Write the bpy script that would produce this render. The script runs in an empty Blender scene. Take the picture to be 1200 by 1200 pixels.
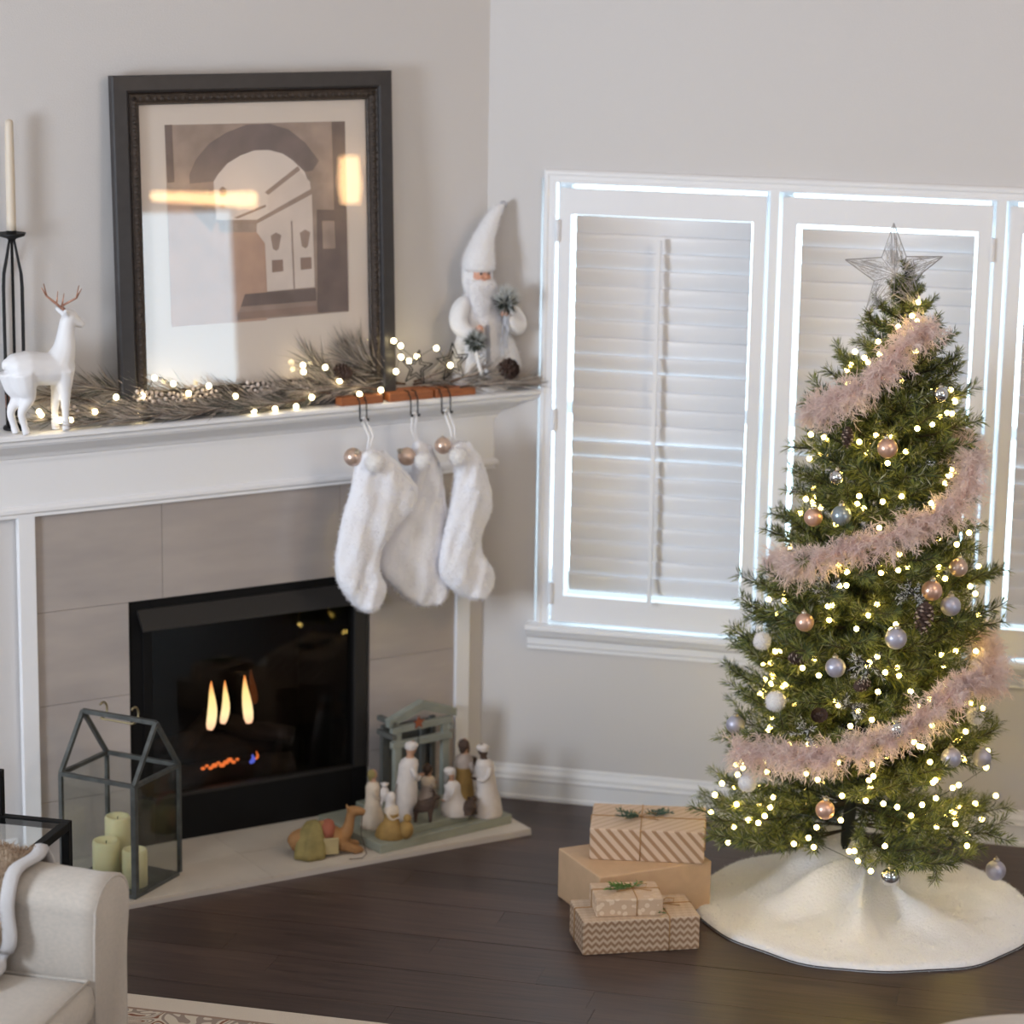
import bpy, math, random
import numpy as np
from mathutils import Vector, Matrix, Euler

SC = bpy.context.scene
COL = SC.collection
PI = math.pi
rnd = random.Random(7)
nrs = np.random.RandomState(11)


def lin(c):
    return tuple((v / 12.92 if v <= 0.04045 else ((v + 0.055) / 1.055) ** 2.4) for v in c)


def rgb(r, g, b):
    return lin((r / 255, g / 255, b / 255)) + (1.0,)


# ------------------------------------------------------------------ camera
cam_d = bpy.data.cameras.new('camera')
cam = bpy.data.objects.new('camera', cam_d)
COL.objects.link(cam)
SC.camera = cam
CAM = Vector((2.1413, -8.3107, 2.8671))
yaw, pitch, roll = -0.24134955, 0.21958699, 0.01651141
fw_ = Vector((math.sin(yaw) * math.cos(pitch), math.cos(yaw) * math.cos(pitch), -math.sin(pitch)))
r0 = Vector((math.cos(yaw), -math.sin(yaw), 0))
u0 = r0.cross(fw_)
r_ = r0 * math.cos(roll) + u0 * math.sin(roll)
u_ = -r0 * math.sin(roll) + u0 * math.cos(roll)
cam.matrix_world = Matrix(((r_.x, u_.x, -fw_.x, CAM.x), (r_.y, u_.y, -fw_.y, CAM.y), (r_.z, u_.z, -fw_.z, CAM.z), (0, 0, 0, 1)))
cam_d.sensor_width = 36
cam_d.lens = 36 * 3203.57 / 1200
cam_d.clip_end = 200
cam_d.dof.use_dof = True
cam_d.dof.focus_distance = 7.2
cam_d.dof.aperture_fstop = 2.2

# ------------------------------------------------------------------ daylight, exposure
W = bpy.data.worlds.new('daylight')
SC.world = W
W.use_nodes = True
bg = W.node_tree.nodes['Background']
bg.inputs[0].default_value = (0.68, 0.86, 1.0, 1)
bg.inputs[1].default_value = 7.0
SC.view_settings.view_transform = 'Standard'
SC.view_settings.look = 'None'
SC.view_settings.gamma = 1
SC.view_settings.use_curve_mapping = False
SC.view_settings.exposure = -0.27


def area(name, loc, target, sx, sy, power, color, portal=False):
    d = bpy.data.lights.new(name, 'AREA')
    d.shape = 'RECTANGLE'
    d.size = sx
    d.size_y = sy
    d.energy = power
    d.color = color
    d.cycles.is_portal = portal
    o = bpy.data.objects.new(name, d)
    COL.objects.link(o)
    o.location = loc
    dirv = Vector(target) - Vector(loc)
    o.rotation_euler = dirv.to_track_quat('-Z', 'Y').to_euler()
    return o


# daylight through the window of the left wall, behind the photographer's left shoulder
area('left_window_daylight', (-2.66, -5.3, 1.75), (0.2, -1.0, 1.0), 1.0, 1.4, 195, (0.80, 0.89, 1.0))
# added cool fill far behind the camera, no window built there
area('rear_daylight_fill', (0.5, -10.2, 3.0), (0.5, 0, 1.2), 4.0, 1.8, 85, (0.88, 0.93, 1.0))
# unseen warm area lights added under the ceiling, no fixtures built
area('right_warm_light', (3.9, -3.4, 3.9), (0.6, -1.0, 0.8), 0.9, 0.9, 48, (1.0, 0.74, 0.5))
area('middle_warm_fill', (1.0, -4.6, 4.1), (0.7, -2.0, 0), 1.6, 1.6, 22, (1.0, 0.88, 0.76))

# ------------------------------------------------------------------ materials
MATS = {}


def nt(name):
    m = bpy.data.materials.new(name)
    m.use_nodes = True
    return m, m.node_tree.nodes, m.node_tree.links, m.node_tree.nodes['Principled BSDF']


def mat(name, col, rough=0.6, metal=0.0, var=0.0, vscale=8.0, bump=0.0, bscale=60.0, spec=0.5, objrand=0.0, sheen=0.0, col2=None, stretch=None, sss=0.0, coat=0.0):
    m, N, L, P = nt(name)
    P.inputs['Roughness'].default_value = rough
    P.inputs['Metallic'].default_value = metal
    P.inputs['Specular IOR Level'].default_value = spec
    if sheen:
        P.inputs['Sheen Weight'].default_value = sheen
    if coat:
        P.inputs['Coat Weight'].default_value = coat
    if sss:
        P.inputs['Subsurface Weight'].default_value = sss
        P.inputs['Subsurface Radius'].default_value = (0.02, 0.015, 0.01)
    out = None
    if var or col2 or bump:
        tc = N.new('ShaderNodeTexCoord')
        src = tc.outputs['Object']
        if stretch:
            mp = N.new('ShaderNodeMapping')
            mp.inputs['Scale'].default_value = stretch
            L.new(src, mp.inputs['Vector'])
            src = mp.outputs['Vector']
    if var or col2:
        nz = N.new('ShaderNodeTexNoise')
        nz.inputs['Scale'].default_value = vscale
        nz.inputs['Detail'].default_value = 5
        L.new(src, nz.inputs['Vector'])
        mx = N.new('ShaderNodeMix')
        mx.data_type = 'RGBA'
        a = col
        b = col2 if col2 else tuple(min(1, c * (1 - var)) for c in col[:3]) + (1,)
        if not col2:
            a = tuple(min(1, c * (1 + var * .5)) for c in col[:3]) + (1,)
        rmp = N.new('ShaderNodeMapRange')
        rmp.inputs[1].default_value = .3
        rmp.inputs[2].default_value = .7
        L.new(nz.outputs['Fac'], rmp.inputs[0])
        L.new(rmp.outputs[0], mx.inputs[0])
        mx.inputs[6].default_value = a
        mx.inputs[7].default_value = b
        out = mx.outputs[2]
    if objrand:
        oi = N.new('ShaderNodeObjectInfo')
        hs = N.new('ShaderNodeHueSaturation')
        mr = N.new('ShaderNodeMapRange')
        mr.inputs[3].default_value = 1 - objrand
        mr.inputs[4].default_value = 1 + objrand
        L.new(oi.outputs['Random'], mr.inputs[0])
        L.new(mr.outputs[0], hs.inputs['Value'])
        if out:
            L.new(out, hs.inputs['Color'])
        else:
            hs.inputs['Color'].default_value = col
        out = hs.outputs[0]
    if out:
        L.new(out, P.inputs['Base Color'])
    else:
        P.inputs['Base Color'].default_value = col
    if bump:
        bz = N.new('ShaderNodeTexNoise')
        bz.inputs['Scale'].default_value = bscale
        bz.inputs['Detail'].default_value = 3
        L.new(src, bz.inputs['Vector'])
        bp = N.new('ShaderNodeBump')
        bp.inputs['Strength'].default_value = bump
        bp.inputs['Distance'].default_value = 0.01
        L.new(bz.outputs['Fac'], bp.inputs['Height'])
        L.new(bp.outputs[0], P.inputs['Normal'])
    MATS[name] = m
    return m


def emit(name, col, strength):
    m, N, L, P = nt(name)
    N.remove(P)
    e = N.new('ShaderNodeEmission')
    e.inputs[0].default_value = col
    e.inputs[1].default_value = strength
    L.new(e.outputs[0], N['Material Output'].inputs[0])
    return m


def glass(name, tint=(1, 1, 1, 1), ior=1.45, refl=1.0, rough=0.0):
    m, N, L, P = nt(name)
    N.remove(P)
    t = N.new('ShaderNodeBsdfTransparent')
    t.inputs[0].default_value = tint
    g = N.new('ShaderNodeBsdfGlossy')
    g.inputs['Roughness'].default_value = rough
    g2 = N.new('ShaderNodeNewGeometry')
    dt = N.new('ShaderNodeVectorMath')
    dt.operation = 'DOT_PRODUCT'
    L.new(g2.outputs['Normal'], dt.inputs[0])
    L.new(g2.outputs['Incoming'], dt.inputs[1])

    def mth(op, x, y=None):
        k = N.new('ShaderNodeMath')
        k.operation = op
        for i, q in enumerate((x, y)):
            if q is None:
                continue
            if isinstance(q, (int, float)):
                k.inputs[i].default_value = q
            else:
                L.new(q, k.inputs[i])
        return k.outputs[0]
    f0 = ((ior - 1) / (ior + 1)) ** 2
    fr_ = mth('ADD', mth('MULTIPLY', mth('POWER', mth('SUBTRACT', 1.0, mth('ABSOLUTE', dt.outputs['Value'])), 5.0), 1 - f0), f0)
    mu = N.new('ShaderNodeMath')
    mu.operation = 'MULTIPLY'
    mu.inputs[1].default_value = refl
    mu.use_clamp = True
    mx = N.new('ShaderNodeMixShader')
    L.new(fr_, mu.inputs[0])
    L.new(mu.outputs[0], mx.inputs[0])
    L.new(t.outputs[0], mx.inputs[1])
    L.new(g.outputs[0], mx.inputs[2])
    L.new(mx.outputs[0], N['Material Output'].inputs[0])
    return m


def translucent(name, col, col2, fac=0.45, vscale=30.0):
    m, N, L, P = nt(name)
    N.remove(P)
    tc = N.new('ShaderNodeTexCoord')
    nz = N.new('ShaderNodeTexNoise')
    nz.inputs['Scale'].default_value = vscale
    L.new(tc.outputs['Object'], nz.inputs['Vector'])
    mx = N.new('ShaderNodeMix')
    mx.data_type = 'RGBA'
    mx.inputs[6].default_value = col
    mx.inputs[7].default_value = col2
    mr = N.new('ShaderNodeMapRange')
    mr.inputs[1].default_value = .35
    mr.inputs[2].default_value = .65
    L.new(nz.outputs['Fac'], mr.inputs[0])
    L.new(mr.outputs[0], mx.inputs[0])
    d = N.new('ShaderNodeBsdfDiffuse')
    t = N.new('ShaderNodeBsdfTranslucent')
    L.new(mx.outputs[2], d.inputs[0])
    L.new(mx.outputs[2], t.inputs[0])
    ms = N.new('ShaderNodeMixShader')
    ms.inputs[0].default_value = fac
    L.new(d.outputs[0], ms.inputs[1])
    L.new(t.outputs[0], ms.inputs[2])
    L.new(ms.outputs[0], N['Material Output'].inputs[0])
    return m


M_wall = mat('wall_paint', rgb(208, 204, 203), .85, bump=.12, bscale=220, spec=.2)
M_ceil = mat('ceiling_paint', rgb(225, 222, 216), .9, bump=.1, bscale=200, spec=.2)
M_trim = mat('white_trim_paint', rgb(232, 231, 233), .42, bump=.03, bscale=40)
M_shut = mat('white_shutter_paint', rgb(230, 229, 232), .45, bump=.02, bscale=60)
M_grout = mat('grout', rgb(188, 180, 174), .9)
M_tile = mat('stone_tile', rgb(176, 165, 158), .16, col2=rgb(160, 151, 147), vscale=5, stretch=(.6, 1, 2.2), bump=.03, bscale=30, objrand=.05)
M_hearth = mat('hearth_tile', rgb(202, 190, 176), .5, col2=rgb(188, 178, 166), vscale=6, bump=.02, bscale=30, objrand=.03)
M_black = mat('black_metal', rgb(12, 11, 12), .65, spec=.18)
M_hood = mat('dark_bronze_hood', rgb(45, 42, 40), .55, metal=.4)
M_soot = mat('firebox_soot', rgb(14, 13, 13), .9, spec=.1)
M_wire = mat('black_wire', rgb(30, 30, 31), .5, metal=.5)
M_log = mat('charred_log', rgb(40, 30, 26), .95, var=.6, vscale=20, bump=.6, bscale=40)

# dark hand-scraped floor boards
def floor_mat():
    m, N, L, P = nt('dark_hardwood')
    g = N.new('ShaderNodeNewGeometry')
    mp = N.new('ShaderNodeMapping')
    mp.inputs['Scale'].default_value = (1.6, 22, 1)
    L.new(g.outputs['Position'], mp.inputs['Vector'])
    oi = N.new('ShaderNodeObjectInfo')
    ad = N.new('ShaderNodeVectorMath')
    ad.operation = 'ADD'
    cb = N.new('ShaderNodeCombineXYZ')
    mu = N.new('ShaderNodeMath')
    mu.operation = 'MULTIPLY'
    mu.inputs[1].default_value = 37
    L.new(oi.outputs['Random'], mu.inputs[0])
    L.new(mu.outputs[0], cb.inputs[0])
    L.new(mp.outputs[0], ad.inputs[0])
    L.new(cb.outputs[0], ad.inputs[1])
    nz = N.new('ShaderNodeTexNoise')
    nz.inputs['Scale'].default_value = 2.2
    nz.inputs['Detail'].default_value = 7
    nz.inputs['Roughness'].default_value = .65
    L.new(ad.outputs[0], nz.inputs['Vector'])
    cr = N.new('ShaderNodeValToRGB')
    cr.color_ramp.elements[0].position = .3
    cr.color_ramp.elements[0].color = rgb(46, 36, 34)
    cr.color_ramp.elements[1].position = .72
    cr.color_ramp.elements[1].color = rgb(88, 70, 64)
    L.new(nz.outputs['Fac'], cr.inputs[0])
    hs = N.new('ShaderNodeHueSaturation')
    mr = N.new('ShaderNodeMapRange')
    mr.inputs[3].default_value = .78
    mr.inputs[4].default_value = 1.25
    L.new(oi.outputs['Random'], mr.inputs[0])
    L.new(mr.outputs[0], hs.inputs['Value'])
    L.new(cr.outputs[0], hs.inputs['Color'])
    L.new(hs.outputs[0], P.inputs['Base Color'])
    rr = N.new('ShaderNodeMapRange')
    rr.inputs[3].default_value = .3
    rr.inputs[4].default_value = .48
    L.new(nz.outputs['Fac'], rr.inputs[0])
    L.new(rr.outputs[0], P.inputs['Roughness'])
    bp = N.new('ShaderNodeBump')
    bp.inputs['Strength'].default_value = .18
    bp.inputs['Distance'].default_value = .004
    L.new(nz.outputs['Fac'], bp.inputs['Height'])
    L.new(bp.outputs[0], P.inputs['Normal'])
    return m


M_floor = floor_mat()


# ------------------------------------------------------------------ mesh helpers
class MB:
    def __init__(s):
        s.v = []
        s.n = 0
        s.f = []
        s.m = []

    def add(s, verts, faces, mi=0, M=None):
        vs = np.asarray(verts, float).reshape(-1, 3)
        if M is not None:
            A = np.array(M)
            vs = vs @ A[:3, :3].T + A[:3, 3]
        s.v.append(vs)
        n = s.n
        s.f.extend([tuple(i + n for i in f) for f in faces])
        s.m.extend([mi] * len(faces))
        s.n += len(vs)
        return s

    def box(s, x0, x1, y0, y1, z0, z1, mi=0, M=None):
        v = [(x0, y0, z0), (x1, y0, z0), (x1, y1, z0), (x0, y1, z0), (x0, y0, z1), (x1, y0, z1), (x1, y1, z1), (x0, y1, z1)]
        f = [(0, 3, 2, 1), (4, 5, 6, 7), (0, 1, 5, 4), (1, 2, 6, 5), (2, 3, 7, 6), (3, 0, 4, 7)]
        return s.add(v, f, mi, M)

    def prism(s, poly, a0, a1, axes='xz', mi=0, M=None):
        """poly of 2D points in the plane of the given axes, extruded along the third axis a0..a1"""
        third = [c for c in 'xyz' if c not in axes][0]
        ix = ['xyz'.index(axes[0]), 'xyz'.index(axes[1]), 'xyz'.index(third)]
        v = []
        for a in (a0, a1):
            for p in poly:
                q = [0, 0, 0]
                q[ix[0]], q[ix[1]], q[ix[2]] = p[0], p[1], a
                v.append(q)
        n = len(poly)
        f = [tuple(range(n)), tuple(range(2 * n - 1, n - 1, -1))]
        f += [(i, (i + 1) % n, n + (i + 1) % n, n + i) for i in range(n)]
        return s.add(v, f, mi, M)

    def lathe(s, prof, seg=20, c=(0, 0, 0), mi=0, M=None, sx=1.0, sy=1.0):
        v = []
        for r, z in prof:
            for k in range(seg):
                a = 2 * PI * k / seg
                v.append((c[0] + r * math.cos(a) * sx, c[1] + r * math.sin(a) * sy, c[2] + z))
        f = []
        for i in range(len(prof) - 1):
            for k in range(seg):
                f.append((i * seg + k, i * seg + (k + 1) % seg, (i + 1) * seg + (k + 1) % seg, (i + 1) * seg + k))
        f.append(tuple(range(seg - 1, -1, -1)))
        b = (len(prof) - 1) * seg
        f.append(tuple(b + k for k in range(seg)))
        return s.add(v, f, mi, M)

    def tube(s, pts, rad, seg=8, mi=0, M=None, closed=False):
        pts = [Vector(p) for p in pts]
        n = len(pts)
        rads = rad if isinstance(rad, (list, tuple)) else [rad] * n
        v = []
        ref = None
        for i, p in enumerate(pts):
            if closed:
                t = pts[(i + 1) % n] - pts[i - 1]
            else:
                t = pts[min(i + 1, n - 1)] - pts[max(i - 1, 0)]
            t = t.normalized() if t.length > 1e-9 else Vector((0, 0, 1))
            if ref is None:
                ref = Vector((0, 0, 1)) if abs(t.z) < .9 else Vector((1, 0, 0))
            a = ref - t * ref.dot(t)
            a = a.normalized() if a.length > 1e-6 else t.orthogonal().normalized()
            ref = a
            b = t.cross(a)
            for k in range(seg):
                an = 2 * PI * k / seg
                v.append(tuple(p + (a * math.cos(an) + b * math.sin(an)) * rads[i]))
        f = []
        for i in range(n if closed else n - 1):
            j = (i + 1) % n
            for k in range(seg):
                f.append((i * seg + k, i * seg + (k + 1) % seg, j * seg + (k + 1) % seg, j * seg + k))
        if not closed:
            f.append(tuple(range(seg - 1, -1, -1)))
            f.append(tuple((n - 1) * seg + k for k in range(seg)))
        return s.add(v, f, mi, M)

    def bar(s, p, q, w, h=None, mi=0, up=(0, 0, 1)):
        h = h or w
        p, q = Vector(p), Vector(q)
        t = (q - p).normalized()
        up = Vector(up)
        if abs(t.dot(up)) > .98:
            up = Vector((1, 0, 0))
        a = t.cross(up).normalized() * w / 2
        b = a.cross(t).normalized() * h / 2
        v = [p - a - b, p + a - b, p + a + b, p - a + b, q - a - b, q + a - b, q + a + b, q - a + b]
        return s.add([tuple(x) for x in v], [(0, 3, 2, 1), (4, 5, 6, 7), (0, 1, 5, 4), (1, 2, 6, 5), (2, 3, 7, 6), (3, 0, 4, 7)], mi)

    def sphere(s, c, r, seg=20, rings=12, mi=0, sc=(1, 1, 1), M=None):
        prof = [(max(1e-5, r * math.sin(PI * i / rings)), -r * math.cos(PI * i / rings)) for i in range(rings + 1)]
        b = MB()
        b.lathe(prof, seg)
        vs = np.concatenate(b.v) * np.array(sc) + np.array(c)
        return s.add(vs, b.f, mi, M)

    def needles(s, base, dirs, length, width, mi=0):
        """thin tapered blades, two triangles each, from arrays"""
        base = np.asarray(base)
        dirs = np.asarray(dirs)
        n = len(base)
        length = np.broadcast_to(length, (n,))
        rv = nrs.normal(size=(n, 3))
        side = np.cross(dirs, rv)
        side /= np.linalg.norm(side, axis=1)[:, None] + 1e-9
        mid = base + dirs * (length * .55)[:, None]
        tip = base + dirs * length[:, None]
        w = side * width / 2
        v = np.stack([base, mid + w, tip, mid - w], 1).reshape(-1, 3)
        k = s.n
        s.v.append(v)
        s.f.extend([(k + 4 * i, k + 4 * i + 1, k + 4 * i + 2, k + 4 * i + 3) for i in range(n)])
        if np.isscalar(mi):
            s.m.extend([mi] * n)
        else:
            s.m.extend(list(mi))
        s.n += 4 * n
        return s

    def strands(s, base, d0, d1, length, width, mi=0):
        """soft curved blades of two quads: start along d0, bend to d1"""
        n = len(base)
        length = np.broadcast_to(length, (n,))[:, None]
        rv = nrs.normal(size=(n, 3))
        side = np.cross(d0, rv)
        side /= np.linalg.norm(side, axis=1)[:, None] + 1e-9
        m1 = base + d0 * length * .5
        tp = m1 + d1 * length * .5
        w = side * width / 2
        v = np.stack([base - w * .7, base + w * .7, m1 + w, m1 - w, tp], 1).reshape(-1, 3)
        k = s.n
        s.v.append(v)
        for i in range(n):
            j = k + 5 * i
            s.f.append((j, j + 1, j + 2, j + 3))
            s.f.append((j + 3, j + 2, j + 4))
        s.m.extend([mi] * (2 * n))
        s.n += 5 * n
        return s

    def mesh(s, name, mats, smooth=False):
        me = bpy.data.meshes.new(name)
        me.from_pydata(np.concatenate(s.v).tolist() if s.v else [], [], s.f)
        for m in (mats if isinstance(mats, (list, tuple)) else [mats]):
            me.materials.append(m)
        me.polygons.foreach_set('material_index', s.m)
        if smooth:
            me.polygons.foreach_set('use_smooth', [True] * len(me.polygons))
        me.update()
        return me

    def build(s, name, mats, parent=None, smooth=False, bevel=0, loc=None, rot=None):
        o = bpy.data.objects.new(name, s.mesh(name, mats, smooth))
        COL.objects.link(o)
        if parent:
            o.parent = parent
        if loc:
            o.location = loc
        if rot:
            o.rotation_euler = rot
        if bevel:
            b = o.modifiers.new('soft_edges', 'BEVEL')
            b.width = bevel
            b.segments = 2
            b.limit_method = 'ANGLE'
            b.angle_limit = .6
        return o


def tag(o, label=None, cat=None, group=None, kind=None):
    if label:
        o['label'] = label
    if cat:
        o['category'] = cat
    if group:
        o['group'] = group
    if kind:
        o['kind'] = kind
    return o


def empty(name, loc, rz=0, label=None, cat=None, group=None, kind=None):
    o = bpy.data.objects.new(name, None)
    COL.objects.link(o)
    o.empty_display_size = .1
    o.location = loc
    o.rotation_euler = (0, 0, rz)
    return tag(o, label, cat, group, kind)


def child(name, me, parent, loc=(0, 0, 0), rot=(0, 0, 0), scale=(1, 1, 1)):
    o = bpy.data.objects.new(name, me)
    COL.objects.link(o)
    o.parent = parent
    o.location = loc
    o.rotation_euler = rot
    o.scale = scale
    return o


def copy_tree(o, parent=None):
    c = o.copy()
    COL.objects.link(c)
    if parent:
        c.parent = parent
    for ch in list(o.children):
        copy_tree(ch, c)
    return c


S2 = math.sqrt(.5)
RZ_F = math.radians(225)       # the fireplace wall: local x runs left along the wall, local y out into the room


def FP(u, n, z):
    return Vector((-S2 * u + S2 * n, -S2 * u - S2 * n, z))


def fused(mb, name, mt, parent, voxel=.0035, it=6):
    """overlapping volumes fused into one continuous skin"""
    o = mb.build(name, mt, parent, True)
    r = o.modifiers.new('fuse', 'REMESH')
    r.mode = 'VOXEL'
    r.voxel_size = voxel
    r.use_smooth_shade = True
    k = o.modifiers.new('relax', 'SMOOTH')
    k.factor = .5
    k.iterations = it
    return o


def subsurf(o, lv=2):
    m = o.modifiers.new('smooth', 'SUBSURF')
    m.levels = lv
    m.render_levels = lv
    return o


def skin(name, verts, edges, radii, mt, parent=None, lv=2, loc=None, rot=None, root=0, scale=None):
    me = bpy.data.meshes.new(name)
    me.from_pydata(verts, edges, [])
    me.materials.append(mt)
    o = bpy.data.objects.new(name, me)
    COL.objects.link(o)
    if parent:
        o.parent = parent
    if loc:
        o.location = loc
    if rot:
        o.rotation_euler = rot
    o.modifiers.new('skin', 'SKIN').use_smooth_shade = True
    for i, r in enumerate(radii):
        sv = me.skin_vertices[0].data[i]
        sv.radius = (r, r) if not isinstance(r, (tuple, list)) else r
        sv.use_root = (i == root)
    return subsurf(o, lv)

# ================================================================== ROOM SHELL
CEIL = 4.3
b = MB()
b.box(-4.2, 5.0, -10.6, 3.2, -.12, -.016)
floor = b.build('floor', M_floor)
tag(floor, kind='structure')
# dark boards running along the window wall, each a board of its own
pb = MB().box(-.5, .5, -.5, .5, -.5, .5)
plank_mesh = pb.mesh('floor_plank', M_floor)
PW = .127
row = 0
y = -.001
while y > -4.4:
    x = -3.0 - rnd.random() * 1.2
    while x < 4.9:
        ln = rnd.choice((.9, 1.1, 1.3, 1.6, 1.9))
        x1 = min(x + ln, 4.95)
        xm, ym = (x + x1) / 2, y - PW / 2
        xa = max(x, -3.0)
        # leave out boards that lie wholly behind the fireplace wall
        if x1 - xa > .1 and (x1 - (y - PW)) * S2 > .02:
            child('floor_plank', plank_mesh, floor, ((xa + x1) / 2, ym, -.008 + rnd.uniform(-.0006, .0006)), (0, 0, 0), (x1 - xa - .0008, PW - .0008, .016))
        x = x1
    y -= PW

# window wall (y = 0) with the window opening
WX0, WX1, WZ0, WZ1 = .175, 2.32, .585, 2.03
b = MB()
b.box(-.05, WX0, 0, .14, 0, CEIL).box(WX1, 5.0, 0, .14, 0, CEIL).box(WX0, WX1, 0, .14, 0, WZ0).box(WX0, WX1, 0, .14, WZ1, CEIL)
tag(b.build('wall_back', M_wall), kind='structure')

# fireplace wall (45 degrees) with the firebox opening
FU0, FU1, FZ0, FZ1 = .418, 1.236, .02, .80
b = MB()
b.box(-.06, FU0, -.12, 0, 0, CEIL).box(FU1, 3.75, -.12, 0, 0, CEIL).box(FU0, FU1, -.12, 0, FZ1, CEIL).box(FU0, FU1, -.12, 0, 0, FZ0)
tag(b.build('wall_fireplace', M_wall, rot=(0, 0, RZ_F)), kind='structure')
# left wall with a window opening, right wall, rear wall
b = MB()
b.box(-2.78, -2.66, -10.6, -6.15, 0, CEIL).box(-2.78, -2.66, -4.45, -2.5, 0, CEIL).box(-2.78, -2.66, -6.15, -4.45, 0, .85).box(-2.78, -2.66, -6.15, -4.45, 2.65, CEIL)
tag(b.build('wall_left', M_wall), kind='structure')
RY0, RY1, RZ0, RZ1 = -4.1, -2.62, .75, 1.84
b = MB()
b.box(4.8, 4.92, -10.6, RY0, 0, CEIL).box(4.8, 4.92, RY1, .14, 0, CEIL).box(4.8, 4.92, RY0, RY1, 0, RZ0).box(4.8, 4.92, RY0, RY1, RZ1, CEIL)
tag(b.build('wall_right', M_wall), kind='structure')
tag(MB().box(-2.78, 4.92, -10.72, -10.6, 0, CEIL).build('wall_front', M_wall), kind='structure')
tag(MB().box(-2.9, 5.0, -10.7, .2, CEIL, CEIL + .1).build('ceiling', M_ceil), kind='structure')
area('right_window_portal', (4.86, (RY0 + RY1) / 2, (RZ0 + RZ1) / 2), (0, (RY0 + RY1) / 2, (RZ0 + RZ1) / 2), RY1 - RY0, RZ1 - RZ0, 1, (1, 1, 1), portal=True)
area('left_window_portal', (-2.72, -5.3, 1.75), (0, -5.3, 1.75), 1.7, 1.8, 1, (1, 1, 1), portal=True)
M_pane = glass('window_glass', (.97, 1, .99, 1))
for nm, x0, x1, ya, yb, za, zb in (('window_4', 4.85, 4.88, RY0, RY1, RZ0, RZ1), ('window_5', -2.74, -2.70, -6.15, -4.45, .85, 2.65)):
    b = MB()
    b.box(x0, x1, ya, ya + .05, za, zb).box(x0, x1, yb - .05, yb, za, zb).box(x0, x1, ya, yb, za, za + .05).box(x0, x1, ya, yb, zb - .05, zb)
    tag(b.build(nm, M_trim), kind='structure')

# baseboards: stepped profile, extruded
BB = [(0, 0), (-.016, 0), (-.016, .012), (-.012, .016), (-.012, .062), (-.016, .068), (-.013, .078), (-.013, .088), (-.006, .1), (-.004, .113), (0, .115)]
tag(MB().prism(BB, .0, 4.8, 'yz').build('baseboard_back', M_trim), kind='structure')
BBf = [(-p[0], p[1]) for p in BB]
tag(MB().prism(BBf, 1.60, 3.7, 'yz').build('baseboard_left', M_trim, rot=(0, 0, RZ_F)), kind='structure')

# ================================================================== WINDOWS WITH SHUTTERS
# casing and sill around all three
cas = MB()
CP = [(0, 0), (0, -.012), (.006, -.018), (.014, -.018), (.018, -.014), (.03, -.014), (.034, -.017), (.04, -.017), (.04, 0)]
cx0, cx1, cz0, cz1 = .184, 2.31, .6, 2.058
# mitred sweep of the casing profile around left, top, right
vv, ff = [], []
for d, z_of in CP:
    vv.append((cx0 + d, z_of, cz0))
for d, z_of in CP:
    vv.append((cx0 + d, z_of, cz1 - d))
for d, z_of in CP:
    vv.append((cx1 - d, z_of, cz1 - d))
for d, z_of in CP:
    vv.append((cx1 - d, z_of, cz0))
n = len(CP)
for k in range(3):
    for i in range(n):
        j = (i + 1) % n
        ff.append((k * n + i, k * n + j, (k + 1) * n + j, (k + 1) * n + i))
cas.add(vv, ff)
tag(cas.build('trim_1', M_trim), kind='structure')
b = MB()
SP = [(0, .602), (-.052, .602), (-.058, .597), (-.058, .586), (-.05, .581), (-.042, .566), (-.03, .556), (-.02, .553), (-.02, .532), (-.016, .526), (-.016, .515), (0, .513)]
b.prism(SP, .158, 2.336, 'yz')
tag(b.build('trim_2', M_trim), kind='structure')

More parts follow.
